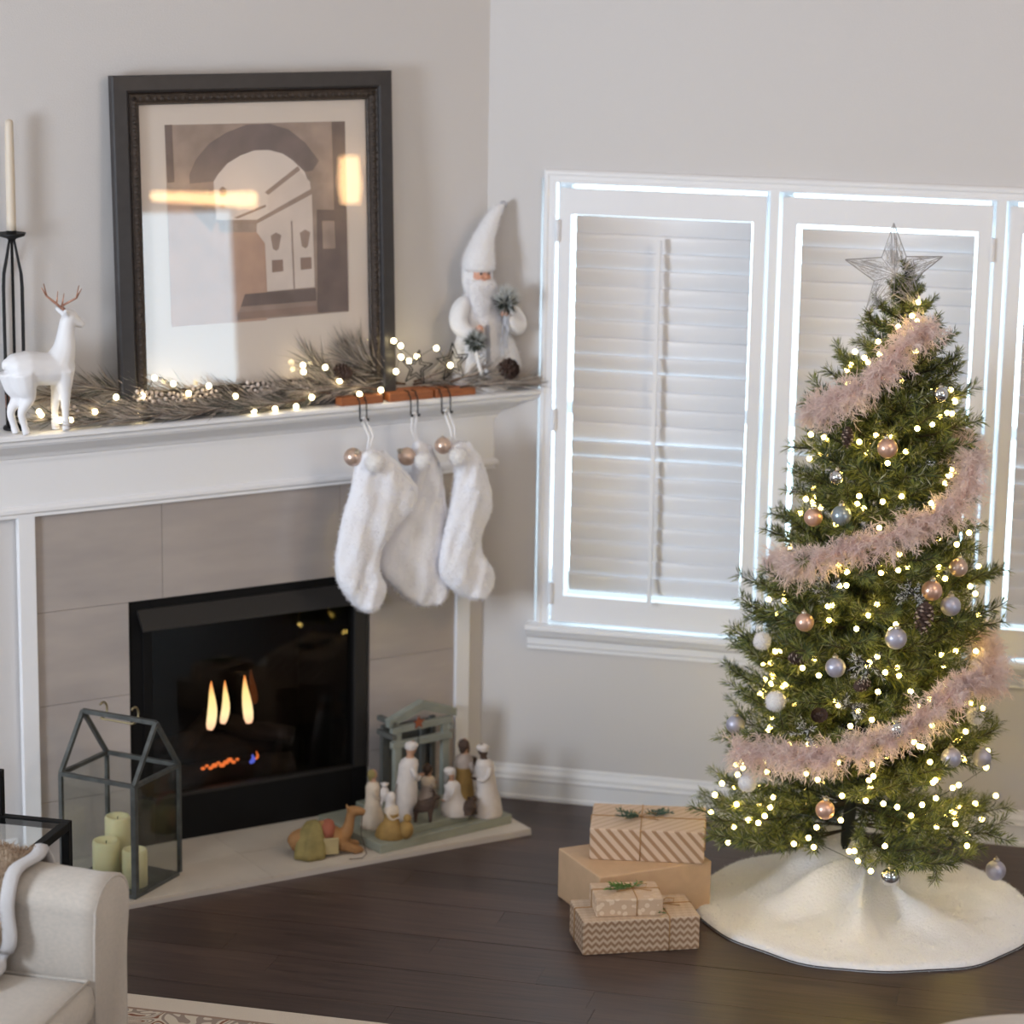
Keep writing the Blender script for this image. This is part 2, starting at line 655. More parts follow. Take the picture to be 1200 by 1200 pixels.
M_louver = M_shut
lv = MB()
prof = [(.032 * math.cos(t), .005 * math.sin(t)) for t in [2 * PI * k / 12 for k in range(12)]]
panels = [(.2385, .8845, .274, .846), (.9355, 1.5685, .980, 1.5275), (1.6205, 2.256, 1.660, 2.2125)]
posts = [(.8965, .923), (1.5785, 1.608)]
PZ0, PZ1, OZ0, OZ1 = .614, 2.003, .70, 1.922
for wi, (px0, px1, ox0, ox1) in enumerate(panels):
    win = empty('window_%d' % (wi + 1), ((px0 + px1) / 2, 0, PZ0), kind='structure')
    X = win.location.x
    Z = win.location.z
    # the sash behind the shutter
    gx0, gx1 = px0 - X - .03, px1 - X + .03
    b = MB()
    b.box(gx0, gx0 + .045, .085, .12, -.03, 1.43).box(gx1 - .045, gx1, .085, .12, -.03, 1.43)
    b.box(gx0 + .045, gx1 - .045, .085, .12, -.03, .02).box(gx0 + .045, gx1 - .045, .085, .12, 1.39, 1.43).box(gx0 + .045, gx1 - .045, .08, .12, .66, .70)
    b.build('sash', M_trim, win)
    MB().box(gx0 + .045, gx1 - .045, .1, .104, .02, 1.39).build('pane', M_pane, win)
    # shutter panel
    b = MB()
    T0, T1 = -.022, -.002
    b.box(px0 - X, ox0 - X, T0, T1, 0, PZ1 - Z).box(ox1 - X, px1 - X, T0, T1, 0, PZ1 - Z)
    b.box(ox0 - X, ox1 - X, T0, T1, 0, OZ0 - Z).box(ox0 - X, ox1 - X, T0, T1, OZ1 - Z, PZ1 - Z)
    sp = b.build('shutter_panel', M_shut, win)
    # louvers
    NL = 22
    left_gap = (.016, .016, .014)[wi]
    right_gap = (.005, .008, .008)[wi]
    lx0, lx1 = ox0 - X + left_gap, ox1 - X - right_gap
    lm = MB().prism(prof, lx0, lx1, 'yz').mesh('louver', M_louver, True)
    lr = random.Random(40 + wi)
    top_off = (.006, .016, .006)[wi]
    z_hi = OZ1 - Z - top_off - .031
    z_lo = OZ0 - Z + .016 + .031
    zs = [z_lo + (z_hi - z_lo) * k / (NL - 1) for k in range(NL)]
    for k, zc in enumerate(zs):
        tl = math.radians(lr.choice((7, 8, 9, 10, 11, 12.5, 15, 18)))
        if k == 8:
            tl = math.radians(22)
        if k > 8:
            zc += .004
        child('louver', lm, sp, (0, -.012, zc), (PI / 2 + tl, 0, 0))
    xr = (.56, 1.254, 1.94)[wi] - X
    MB().box(xr - .006, xr + .006, -.058, -.048, OZ0 - Z - .003, 1.858 - Z).build('tilt_rod', M_shut, sp)
    b = MB()
    hx = (px0 - .004, px1 + .004, px1 + .004)[wi] - X
    for hz in (1.87, 1.27, .705):
        b.box(hx - .006, hx + .006, -.03, -.004, hz - Z - .035, hz - Z + .035)
        b.tube([(hx, -.028, hz - Z - .035), (hx, -.028, hz - Z + .035)], .005, 8)
    b.build('hinge', M_shut, sp)
for i, (x0, x1) in enumerate(posts):
    tag(MB().box(x0, x1, -.02, .12, .6, 2.02).build('trim_%d' % (i + 3), M_trim), kind='structure')

# ================================================================== FIREPLACE
# tile face with its pieces
face = MB()
face.box(.10, FU0, 0, .004, .02, 1.1).box(FU1, 1.54, 0, .004, .02, 1.1).box(FU0, FU1, 0, .004, FZ1, 1.1)
face = face.build('wall_tile_surround', M_grout, rot=(0, 0, RZ_F))
tag(face, kind='structure')
ts = [0.10, .525, 1.125, 1.535]
zrows = [.02, .213, .513, .80, 1.10]
jt = .0007


def tile(u0, u1, z0, z1):
    MB().box(u0 + jt, u1 - jt, .004, .012, z0 + jt, z1 - jt).build('tile', M_tile, face)


for i in range(3):
    tile(.105, FU0, zrows[i], zrows[i + 1])
    tile(FU1, 1.532, zrows[i], zrows[i + 1])
for a, c in ((.105, .525), (.525, 1.125), (1.125, 1.532)):
    tile(a, c, .80, 1.105)

# hearth of flush tiles
HN = .428
hb = MB().box(.06, 1.62, .0, HN, -.003, .012).build('floor_hearth', M_grout, rot=(0, 0, RZ_F))
tag(hb, kind='structure')
us = [.06, .365, .965, 1.565, 1.62]
for i in range(4):
    for (n0, n1) in ((0.0, .205), (.205, HN)):
        MB().box(us[i] + jt, us[i + 1] - jt, n0 + jt, n1 - jt, .012, .02).build('tile', M_hearth, hb)

# firebox
fire = empty('gas_fireplace', FP((FU0 + FU1) / 2, 0, .02), RZ_F, 'black gas fireplace insert with lit flames set in the tiled wall', 'fireplace')
hw = (FU1 - FU0) / 2 - .003
H = FZ1 - FZ0 - .003
b = MB()
b.box(-hw, hw, -.46, -.44, 0, H).box(-hw, -hw + .02, -.44, -.02, 0, H).box(hw - .02, hw, -.44, -.02, 0, H).box(-hw + .02, hw - .02, -.44, -.02, 0, .02).box(-hw + .02, hw - .02, -.44, -.02, H - .02, H)
b.build('firebox', M_soot, fire)
# outer face plate: left is +x
b = MB()
gl, gr_, gb, gt = .335, -.355, .146, .69
b.box(gl, hw, -.03, .006, 0, H).box(-hw, gr_, -.03, .006, 0, H).box(gr_, gl, -.03, .006, gt, H)
b.build('face_plate', M_black, fire, bevel=.002)
b = MB()
b.box(gr_, gl, -.03, .004, .0, gb - .004)
lw = b.build('lower_panel', M_black, fire, bevel=.002)
MB().box(gr_, gl, -.028, .008, gb - .004, gb + .004).build('trim_strip', M_hood, fire)
# inner frame around the glass, standing proud at the right and top
MB().box(gr_ - .045, gr_, .006, .016, gb, gt).build('glass_frame', M_hood, fire, bevel=.002)
MB().box(gl, gl + .03, .006, .012, gb, gt).build('glass_frame', M_black, fire, bevel=.002)
b = MB()
b.prism([(.006, .752), (.012, .752), (.058, .70), (.058, .694), (.05, .694), (.006, .742)], -hw + .03, hw - .025, 'yz')
b.build('hood', M_hood, fire, bevel=.001)
MB().box(gr_, gl, -.014, -.010, gb + .004, gt).build('glass_pane', glass('fire_glass', (.8, .78, .76, 1), refl=.6), fire)
# logs, embers, flames
def log(p, q, r):
    pts = [Vector(p).lerp(Vector(q), t / 7) + Vector((rnd.uniform(-.006, .006), rnd.uniform(-.006, .006), rnd.uniform(-.006, .006))) for t in range(8)]
    MB().tube(pts, [r * rnd.uniform(.85, 1.12) for _ in pts], 10).build('log', M_log, fire, True)


cU = (FU0 + FU1) / 2
log((.26, -.20, .13), (-.24, -.2, .12), .045)
log((.24, -.30, .19), (-.22, -.28, .18), .05)
log((.20, -.14, .24), (-.02, -.32, .27), .032)
log((-.22, -.16, .22), (.03, -.30, .28), .032)
MB().box(.3, -.3, -.36, -.1, .03, .1).build('burner_tray', M_soot, fire)


def flame_mat():
    m, N, L, P = nt('flame')
    N.remove(P)
    tc = N.new('ShaderNodeTexCoord')
    sp = N.new('ShaderNodeSeparateXYZ')
    L.new(tc.outputs['Generated'], sp.inputs[0])
    cr = N.new('ShaderNodeValToRGB')
    e0, e1 = cr.color_ramp.elements
    e0.position, e0.color = 0, (1.0, .55, .35, 1)
    e1.position, e1.color = 1, (1.0, .28, .05, 1)
    x = cr.color_ramp.elements.new(.25)
    x.color = (1.0, .78, .42, 1)
    x = cr.color_ramp.elements.new(.7)
    x.color = (1.0, .72, .28, 1)
    L.new(sp.outputs[2], cr.inputs[0])
    e = N.new('ShaderNodeEmission')
    e.inputs[1].default_value = 2.6
    L.new(cr.outputs[0], e.inputs[0])
    L.new(e.outputs[0], N['Material Output'].inputs[0])
    return m


M_flame = flame_mat()
M_flame2 = emit('faint_flame', (.35, .09, .02, 1), .35)
M_ember = emit('ember_glow', (1, .22, .05, 1), 1.6)
M_blue = emit('blue_flame', (.15, .2, 1, 1), 1.2)


def flame(u, n, z0, z1, w, mt, lean=0.0, name='flame'):
    pts, rr = [], []
    for k in range(13):
        t = k / 12
        pts.append((u - cU + lean * math.sin(t * 3.4) * .5 + lean * t * t, n + .006 * math.sin(t * 5), z0 - .02 + (z1 - z0) * t))
        rr.append(max(.0008, w * (.62 + .5 * math.sin(min(1, t * 1.5) * PI * .6)) * (1 - t) ** .75 * (1 if t > .05 else .8)))
    MB().tube(pts, rr, 12).build(name, mt, fire, True)


flame(.917, -.11, .325, .478, .020, M_flame, -.010)
flame(.868, -.12, .335, .470, .017, M_flame, -.013)
flame(.778, -.12, .325, .478, .021, M_flame, .012)
flame(.72, -.2, .36, .47, .016, M_flame2, .01)
b = MB()
for k in range(10):
    t = k / 9
    b.sphere((.953 - .118 * t - cU, -.085, .188 + .006 * math.sin(k * 2.1) + .012 * t), rnd.uniform(.005, .009), 8, 6, sc=(1.3, 1, .8))
b.build('embers', M_ember, fire, True)
flame(.79, -.085, .203, .228, .009, M_blue, -.012, 'blue_flame')
flame(.772, -.085, .212, .236, .005, M_ember, -.008)

# mantel
man = empty('mantel', FP(.8, 0, 1.1), RZ_F, 'white painted wood mantelpiece with moulded shelf over the fireplace', 'mantel')
UL = 1.84      # the shelf dies into the window wall at the right


def clip_u(n_):           # right end of a piece that projects n_ from the fireplace wall, where it meets the window wall
    return -n_ + .001


def sweep(profile, u_left, name, returns=True):
    """profile (n, z) ring; left end mitred with a return, right end scribed to the window wall"""
    v, f = [], []
    k = len(profile)
    off = .8
    for n_, z_ in profile:
        v.append((clip_u(n_) - off, n_, z_ - 1.1))
    for n_, z_ in profile:
        v.append((u_left - (.145 - n_) * .3 - off, n_, z_ - 1.1))
    f = [tuple(range(k - 1, -1, -1)), tuple(k + i for i in range(k))]
    f += [(i, (i + 1) % k, k + (i + 1) % k, k + i) for i in range(k)]
    return MB().add(v, f).build(name, M_trim, man)


sweep([(0, 1.345), (0, 1.364), (.138, 1.364), (.145, 1.359), (.145, 1.350), (.138, 1.345)], UL, 'shelf_board')
cr = [(0, 1.262), (.030, 1.262), (.030, 1.272), (.036, 1.276), (.040, 1.285)]
for k in range(7):
    t = k / 6
    cr.append((.044 + .07 * t, 1.290 + .004 * t + .03 * (1 - math.cos(t * PI)) / 2))
cr += [(.116, 1.33), (.128, 1.333), (.13, 1.345), (0, 1.345)]
sweep(cr, UL, 'crown_moulding')
sweep([(0, 1.128), (.0, 1.262), (.024, 1.262), (.024, 1.128)], 1.83, 'frieze_board')
sweep([(0, 1.097), (0, 1.130), (.03, 1.130), (.035, 1.122), (.035, 1.112), (.028, 1.106), (.028, 1.097)], 1.83, 'bead_moulding')
for a, c in ((.058, .108), (1.531, 1.583)):
    b = MB()
    b.box(a - .8, c - .8, 0.004, .026, .02 - 1.1, 0)
    b.build('pilaster', M_trim, man, bevel=.002)

# ================================================================== MANTEL DISPLAY
ZS = 1.364


def fuzz(mb, count, length, width, droop=.3, spread=.5, mi=0):
    """short fibres standing on the surface of a builder's shape"""
    V = np.concatenate(mb.v)
    tri = []
    for f in mb.f:
        for i in range(1, len(f) - 1):
            tri.append((f[0], f[i], f[i + 1]))
    T = np.array(tri)
    a, b_, c = V[T[:, 0]], V[T[:, 1]], V[T[:, 2]]
    nn = np.cross(b_ - a, c - a)
    ar = np.linalg.norm(nn, axis=1)
    pick = nrs.choice(len(T), count, p=ar / ar.sum())
    r1, r2 = np.sqrt(nrs.rand(count))[:, None], nrs.rand(count)[:, None]
    p = a[pick] * (1 - r1) + b_[pick] * (r1 * (1 - r2)) + c[pick] * (r1 * r2)
    nrm = nn[pick] / (ar[pick][:, None] + 1e-12)
    d0 = nrm + nrs.normal(size=(count, 3)) * spread
    d0 /= np.linalg.norm(d0, axis=1)[:, None]
    d1 = d0 + np.array([0, 0, -droop]) + nrs.normal(size=(count, 3)) * spread * .6
    d1 /= np.linalg.norm(d1, axis=1)[:, None]
    return MB().strands(p, d0, d1, length * nrs.uniform(.6, 1.2, count), width, mi)


def smoothpts(P, n):
    """closed Catmull-Rom through 2D points"""
    out = []
    k = len(P)
    for i in range(k):
        p0, p1, p2, p3 = [np.array(P[(i + j) % k], float) for j in (-1, 0, 1, 2)]
        for q in range(n):
            t = q / n
            out.append(.5 * (2 * p1 + (p2 - p0) * t + (2 * p0 - 5 * p1 + 4 * p2 - p3) * t * t + (3 * p1 - p0 - 3 * p2 + p3) * t ** 3))
    return out


def spline(P, n):
    """open Catmull-Rom in 3D"""
    P = [np.array(p, float) for p in P]
    P = [2 * P[0] - P[1]] + P + [2 * P[-1] - P[-2]]
    out = []
    for i in range(1, len(P) - 2):
        p0, p1, p2, p3 = P[i - 1:i + 3]
        for q in range(n):
            t = q / n
            out.append(.5 * (2 * p1 + (p2 - p0) * t + (2 * p0 - 5 * p1 + 4 * p2 - p3) * t * t + (3 * p1 - p0 - 3 * p2 + p3) * t ** 3))
    out.append(P[-2])
    return out


# ---- framed print leaning on the wall
M_frame = mat('dark_frame_wood', rgb(48, 44, 45), .45, var=.2, vscale=30)
M_frame2 = mat('bronze_bead_moulding', rgb(64, 53, 46), .5, metal=.25, var=.5, vscale=90)
M_mat = mat('ivory_mat_board', rgb(222, 210, 200), .9)
pics = {k: mat('print_' + k, rgb(*c), .8, var=v, vscale=14) for k, c, v in (
    ('wall', (166, 146, 134), .3), ('arch', (120, 105, 103), .25), ('sky', (228, 216, 208), .03), ('house', (222, 208, 199), .08),
    ('ground', (192, 158, 138), .15), ('dark', (112, 94, 88), .3), ('roof', (160, 138, 126), .2), ('step', (150, 124, 112), .2))}
LEAN = math.atan(.045)
fr = empty('framed_print', FP(.825, .068, ZS), RZ_F, 'large dark framed sepia print of a stone arch leaning on the wall above the mantel', 'picture')
fr.rotation_euler = Euler((LEAN, 0, RZ_F), 'XYZ')
FWd, FHt = .455, 1.0


def rail_ring(x0, x1, z0, z1, prof):
    """mitred frame: prof of (inset, y)"""
    v, f = [], []
    k = len(prof)
    for cx, cz, sx, sz in ((x0, z0, 1, 1), (x1, z0, -1, 1), (x1, z1, -1, -1), (x0, z1, 1, -1)):
        for d, y_ in prof:
            v.append((cx + sx * d, y_, cz + sz * d))
    for q in range(4):
        for i in range(k):
            j = (i + 1) % k
            f.append((q * k + i, q * k + j, ((q + 1) % 4) * k + j, ((q + 1) % 4) * k + i))
    return v, f


v, f = rail_ring(-FWd, FWd, 0, FHt, [(0, 0), (0, .022), (.004, .028), (.042, .030), (.048, .026), (.05, .022), (.05, 0)])
MB().add(v, f).build('outer_frame', M_frame, fr)
v, f = rail_ring(-FWd + .05, FWd - .05, .05, FHt - .05, [(0, 0), (0, .022), (.003, .027), (.006, .024), (.018, .028), (.028, .022), (.032, .023), (.035, .016), (.035, 0)])
inner = MB().add(v, f).build('bead_frame', M_frame2, fr)
bd = MB()
for side in range(4):
    L_ = (2 * FWd - .134) if side % 2 == 0 else (FHt - .134)
    nb = int(L_ / .022)
    for k in range(nb + 1):
        t = -L_ / 2 + L_ * k / nb
        if side == 0:
            p = (t, .026, .067)
        elif side == 2:
            p = (t, .026, FHt - .067)
        elif side == 1:
            p = (FWd - .067, .026, FHt / 2 + t)
        else:
            p = (-FWd + .067, .026, FHt / 2 + t)
        bd.sphere(p, .0075, 8, 5, sc=(1, .6, 1))
tag(bd.build('carved_beads', M_frame2, inner, True), kind='stuff')
MB().box(-FWd + .08, FWd - .08, .004, .008, .08, FHt - .08).build('mat_board', M_mat, fr)
# flat printed picture: X to the right, t downwards, in the print's own rectangle
PX0, PX1, PZt, PZb = -.288, .298, .856, .272


def pc(x, y):
    s_ = (x - 277 - (y - 268) * .033) / 636
    t_ = (y - 268 + (x - 277) * .048) / 700
    return (-(PX0 + (PX1 - PX0) * s_), PZt + (PZb - PZt) * t_)


pr = MB()
lay = [0]
names = list(pics)


def poly(pts, key, y0=.008):
    lay[0] += 1
    yy = y0 + lay[0] * .00012
    q = [pc(*p) for p in pts]
    pr.add([(a, yy, c) for a, c in q], [tuple(range(len(q)))], names.index(key))


poly([(277, 268), (915, 243), (938, 930), (303, 972)], 'wall')
poly([(277, 268), (303, 266), (312, 465), (288, 468)], 'dark')
poly([(866, 245), (915, 243), (926, 560), (880, 560)], 'dark')
poly([(288, 500), (455, 470), (470, 640), (640, 640), (640, 955), (303, 972)], 'ground')
arc = [(365, 475), (362, 440), (385, 385), (430, 330), (490, 290), (560, 262), (640, 256), (710, 275), (770, 320), (822, 385), (800, 420), (778, 425)]
inn = [(770, 425), (725, 385), (690, 362), (640, 350), (590, 352), (540, 372), (495, 400), (462, 440), (447, 470)]
poly(arc + inn, 'arch')
poly([(365, 470), (447, 462), (458, 600), (440, 640), (370, 560)], 'roof')
poly([(447, 462), (462, 437), (495, 398), (540, 370), (590, 351), (640, 349), (690, 361), (725, 383), (770, 424), (795, 490), (800, 600), (458, 600)], 'sky')
poly([(640, 500), (745, 415), (790, 460), (795, 500), (650, 570), (640, 560)], 'house')
poly([(628, 498), (745, 405), (755, 418), (640, 508)], 'roof')
poly([(520, 588), (630, 542), (634, 550), (532, 592)], 'roof')
poly([(458, 596), (600, 596), (795, 485), (797, 510), (610, 612), (458, 606)], 'roof')
poly([(600, 610), (797, 505), (812, 838), (640, 852), (630, 680), (600, 640)], 'house')
for (x, y, w, h) in ((650, 645, 38, 62), (755, 635, 38, 64)):
    poly([(x, y + 8), (x + w / 2, y - 4), (x + w, y + 6), (x + w - 8, y + h - 8), (x + w / 2 + 2, y + h), (x + 8, y + h - 8)], 'roof')
for (x, y) in ((655, 740), (758, 732)):
    poly([(x, y), (x + 40, y - 2), (x + 42, y + 40), (x + 2, y + 44)], 'step')
poly([(722, 600), (727, 600), (740, 848), (735, 848)], 'roof')
poly([(560, 860), (815, 842), (818, 888), (545, 905)], 'dark')
poly([(545, 905), (820, 888), (822, 905), (540, 925)], 'roof')
poly([(535, 925), (822, 905), (824, 930), (530, 952)], 'step')
poly([(815, 560), (925, 560), (938, 928), (824, 932)], 'dark')
poly([(835, 600), (880, 600), (886, 700), (840, 700)], 'wall')
poly([(466, 490), (478, 478), (492, 490), (488, 515), (470, 515)], 'step')
poly([(468, 545), (486, 545), (486, 552), (468, 552)], 'step')
pr.build('print', [pics[k] for k in names], fr)
MB().box(-FWd + .08, FWd - .08, .0125, .0145, .08, FHt - .08).build('glazing', glass('picture_glass', (1, 1, 1, 1), 1.5, 1.4), fr)

# ---- candle holder with taper at the left end
M_candle = mat('ivory_taper_wax', rgb(212, 198, 180), .5, sss=.2)
M_iron = mat('dark_iron', rgb(36, 35, 36), .55, metal=.6)
M_rust = mat('rust_votive_glass', rgb(120, 78, 62), .4)
hx = empty('candle_holder', FP(1.590, .046, ZS), RZ_F, 'tall black iron candle holder with bowed wire legs at the left end of the mantel', 'candle holder')
b = MB().lathe([(.036, 0), (.038, .004), (.035, .01), (.012, .013), (.008, .02), (.008, .06), (.012, .062)], 24)
b.build('base', M_iron, hx, True)
MB().lathe([(.0045, .055), (.0045, .545)], 8).build('rod', M_iron, hx)
MB().lathe([(.026, .062), (.029, .064), (.029, .10), (.026, .104)], 20).build('rust_band', M_rust, hx, True)
MB().lathe([(.018, .15), (.030, .16), (.024, .175), (.01, .18)], 20).build('lower_cup', M_iron, hx, True)
for k in range(4):
    a = k * PI / 2 + .5
    dx, dy = math.cos(a), math.sin(a)
    MB().tube([(dx * r, dy * r, z) for r, z in ((.033, .006), (.036, .12), (.037, .30), (.037, .41), (.034, .45), (.022, .495), (.012, .535), (.008, .548))], .0032, 6).build('leg', M_iron, hx, True)
MB().lathe([(.01, .545), (.014, .55), (.036, .557), (.041, .566), (.038, .566), (.016, .56), (.013, .575), (.012, .575)], 24).build('drip_pan', M_iron, hx, True)
tp = MB().lathe([(.0135, .565), (.0135, .60), (.0125, .80), (.0115, .875), (.010, .882), (.002, .886)], 16).build('taper_candle', M_candle, None, True, loc=FP(1.590, .046, ZS))
tag(tp, 'tall thin ivory taper candle standing in the black iron holder', 'candle')

# ---- white deer figurine
M_deer = mat('white_matte_resin', rgb(228, 226, 228), .5)
M_antler = mat('rose_gold_antler', rgb(176, 130, 110), .35, metal=.6)
dr = empty('deer_figurine', FP(1.532, .124, ZS), RZ_F, 'white standing deer figurine with copper antlers beside the iron candle holder', 'figurine')


def du(u, z, n=0.0):
    return (u - 1.52, n, z - ZS)


db = MB()


def path(pts, rr, seg=14):
    sp = spline(pts, 5)
    rs_ = list(np.interp(np.linspace(0, len(rr) - 1, len(sp)), range(len(rr)), rr))
    db.tube([tuple(p) for p in sp], rs_, seg)


path([du(1.632, 1.548), du(1.612, 1.553), du(1.575, 1.552), du(1.53, 1.548), du(1.49, 1.546), du(1.462, 1.556), du(1.440, 1.570)], [.020, .044, .052, .048, .047, .045, .024])
path([du(1.475, 1.56), du(1.458, 1.60), du(1.452, 1.645), du(1.447, 1.685)], [.045, .034, .025, .021])
path([du(1.456, 1.70), du(1.440, 1.692), du(1.418, 1.677), du(1.398, 1.666)], [.019, .023, .016, .010])
path([du(1.618, 1.575), du(1.636, 1.572), du(1.642, 1.552)], [.014, .010, .004], 8)
for sgn in (-1, 1):
    q = -.010 * sgn
    path([du(1.600 + q, 1.545, .016 * sgn), du(1.592 + q, 1.50, .016 * sgn), du(1.585 + q, 1.468, .016 * sgn), du(1.606 + q, 1.43, .016 * sgn), du(1.598 + q, 1.39, .016 * sgn), du(1.592 + q, 1.366, .016 * sgn)], [.042, .033, .020, .0125, .0105, .013], 10)
    path([du(1.468, 1.545, .018 * sgn), du(1.470 + q * .6, 1.48, .016 * sgn), du(1.474 + q, 1.42, .016 * sgn), du(1.472 + q, 1.366, .016 * sgn)], [.034, .018, .0105, .0125], 10)
    path([du(1.452, 1.700, .014 * sgn), du(1.462, 1.712, .030 * sgn), du(1.468, 1.712, .040 * sgn)], [.008, .009, .003], 8)
fused(db, 'body', M_deer, dr, .004, 5)
for sgn in (-1, 1):
    b = MB()
    base = Vector(du(1.448, 1.706, .008 * sgn))
    o1 = base + Vector((.022, .012 * sgn, .022))
    o2 = o1 + Vector((.024 * (1 if sgn < 0 else -1.6), .014 * sgn, .022))
    o3 = o2 + Vector((.006 * -sgn, .006 * sgn, .036))
    b.tube([base, o1, o2, o3], [.0042, .0038, .003, .0012], 6)
    b.tube([o1, o1 + Vector((-.006, .004 * sgn, .036))], [.0032, .001], 6)
    b.tube([o2, o2 + Vector((.016 * (1 if sgn < 0 else -1), .002, .026))], [.003, .001], 6)
    b.build('antler', M_antler, dr, True)

# ---- white Santa figure at the right end
M_plush = mat('white_plush', rgb(236, 234, 236), .95, sheen=.4, bump=.5, bscale=140)
M_plush2 = translucent('white_fibre', rgb(242, 240, 243), rgb(236, 234, 239), .5)
M_skin = mat('painted_skin', rgb(216, 160, 134), .6)
M_eye = mat('dark_eye', rgb(30, 28, 28), .3)
M_silver = mat('silver_thread', rgb(190, 190, 196), .35, metal=.7)
M_darkfir = mat('dark_fir', rgb(50, 58, 52), .8)
M_frost = mat('frosted_needle', rgb(196, 198, 196), .8)
sa = empty('santa_figure', FP(.052, .077, ZS), RZ_F, 'tall white plush Santa figure with pointed hat at the right mantel end', 'figurine')


def loft(rings, seg=24, mi=0, mb=None, wob=0.0, lobes=0):
    """rings of (cx, cy, z, rx, ry)"""
    mb = mb or MB()
    v = []
    for i, (cx, cy, z, rx, ry) in enumerate(rings):
        for k in range(seg):
            a = 2 * PI * k / seg
            w = 1 + wob * math.sin(lobes * a + i * .2)
            v.append((cx + rx * w * math.cos(a), cy + ry * w * math.sin(a), z))
    f = []
    for i in range(len(rings) - 1):
        for k in range(seg):
            f.append((i * seg + k, i * seg + (k + 1) % seg, (i + 1) * seg + (k + 1) % seg, (i + 1) * seg + k))
    f.append(tuple(range(seg - 1, -1, -1)))
    f.append(tuple((len(rings) - 1) * seg + k for k in range(seg)))
    return mb.add(v, f, mi)


# x to the left, y out to the room
coat = loft([(.0, 0, 0, .085, .052), (0, 0, .03, .110, .055), (-.008, 0, .075, .124, .056), (-.004, 0, .13, .110, .054), (.004, 0, .19, .086, .05), (.01, 0, .235, .068, .046), (.012, 0, .27, .062, .042), (.015, 0, .30, .056, .038), (.02, 0, .325, .034, .028)], 40, wob=.05, lobes=9)
c_ = coat.build('coat', M_plush, sa, True)
fuzz(coat, 2600, .012, .0016).build('coat_fur', M_plush2, c_)['kind'] = 'stuff'
head = loft([(.022, .004, .315, .026, .026), (.024, .008, .335, .030, .034), (.026, .012, .36, .033, .038), (.027, .012, .385, .033, .037), (.028, .008, .405, .026, .03)], 24)
h_ = head.build('head', M_skin, sa, True)
beard = loft([(.022, .026, .222, .012, .012), (.022, .028, .25, .030, .02), (.023, .028, .285, .042, .024), (.024, .028, .32, .047, .026), (.025, .026, .345, .044, .027), (.026, .022, .357, .036, .026)], 24, wob=.06, lobes=7)
bo = beard.build('beard', M_plush, sa, True)
fuzz(beard, 1200, .016, .0014, 1.0, .35).build('beard_fibre', M_plush2, bo)['kind'] = 'stuff'
MB().sphere((.026, .052, .367), .0065, 10, 8).sphere((.040, .046, .365), .006, 8, 6).sphere((.012, .047, .365), .006, 8, 6).build('nose_and_cheeks', M_skin, h_, True)
for sx in (-1, 1):
    MB().sphere((.027 + sx * .014, .0475, .377), .0042, 8, 6).build('eye', M_eye, h_, True)
hat = loft([(.026, .008, .382, .050, .046), (.027, .008, .395, .053, .049), (.027, .007, .412, .052, .047), (.022, .005, .44, .046, .042), (.012, .003, .475, .038, .034), (-.006, 0, .51, .032, .029), (-.026, -.002, .545, .025, .022), (-.046, -.003, .570, .018, .016), (-.062, -.004, .583, .012, .010)], 28)
ho = hat.build('hat', M_plush, sa, True)
fuzz(hat, 1200, .010, .0015).build('hat_fur', M_plush2, ho)['kind'] = 'stuff'
MB().sphere((-.066, -.004, .582), .012, 12, 8).build('hat_bell', M_silver, ho, True)
hair = loft([(.024, .0, .31, .046, .030), (.025, -.002, .345, .052, .034), (.026, -.002, .385, .052, .036), (.027, -.002, .40, .046, .034)], 24, wob=.05, lobes=8)
hair.build('hair', M_plush, h_, True)
# arms: left one hangs lower, right one is raised to the chest
V = [(.058, .0, .30), (.098, .01, .262), (.112, .026, .215), (.085, .052, .192), (.062, .062, .196)]
skin('arm', V, [(i, i + 1) for i in range(4)], [.024, .034, .036, .028, .016], M_plush, sa, 2)
V = [(-.03, .0, .30), (-.075, .01, .262), (-.108, .024, .215), (-.10, .046, .19), (-.068, .058, .215), (-.045, .064, .245)]
skin('arm', V, [(i, i + 1) for i in range(5)], [.024, .034, .036, .032, .026, .016], M_plush, sa, 2)
MB().sphere((.055, .068, .205), .013, 12, 8, sc=(1, 1, 1.2)).build('hand', M_skin, sa, True)
MB().sphere((-.035, .068, .255), .013, 12, 8, sc=(1, 1, 1.2)).build('hand', M_skin, sa, True)
for (cx, cy, cz, r, up) in ((.075, .075, .17, .036, -.2), (-.035, .078, .285, .040, .2)):
    d = nrs.normal(size=(420, 3))
    d /= np.linalg.norm(d, axis=1)[:, None]
    b = MB()
    p0 = np.array([cx, cy, cz]) + d * .004
    b.needles(p0, d, r * nrs.uniform(.7, 1.15, 420), .003, [0 if q < .8 else 1 for q in nrs.rand(420)])
    d = d[:220] * .7 + np.array([0.0, .1, .75])
    d /= np.linalg.norm(d, axis=1)[:, None]
    b.needles(p0[:220], d, (.055 if up > 0 else .04) * nrs.uniform(.7, 1.2, 220), .003, 1)
    b.build('fir_sprig', [M_darkfir, M_frost], sa)
b = MB()
for k in range(12):
    a = -.035 + rnd.uniform(-.012, .012)
    b.tube([(a, .078, .26), (a + rnd.uniform(-.006, .006), .074, .21), (a + rnd.uniform(-.012, .012), .07, .13 + rnd.uniform(-.02, .03))], .0011, 4)
b.build('silver_ribbon', M_silver, sa)
b = MB()
for k in range(9):
    a = .018 + rnd.uniform(-.008, .008)
    b.tube([(a, .05, .215), (a + .002, .062, .15), (a + rnd.uniform(-.008, .008), .066, .05)], .0012, 4)
b.build('belt_tassel', M_silver, sa)
M_bead = glass('clear_bead', (.9, .92, .97, 1), 1.5, 3.0, .05)
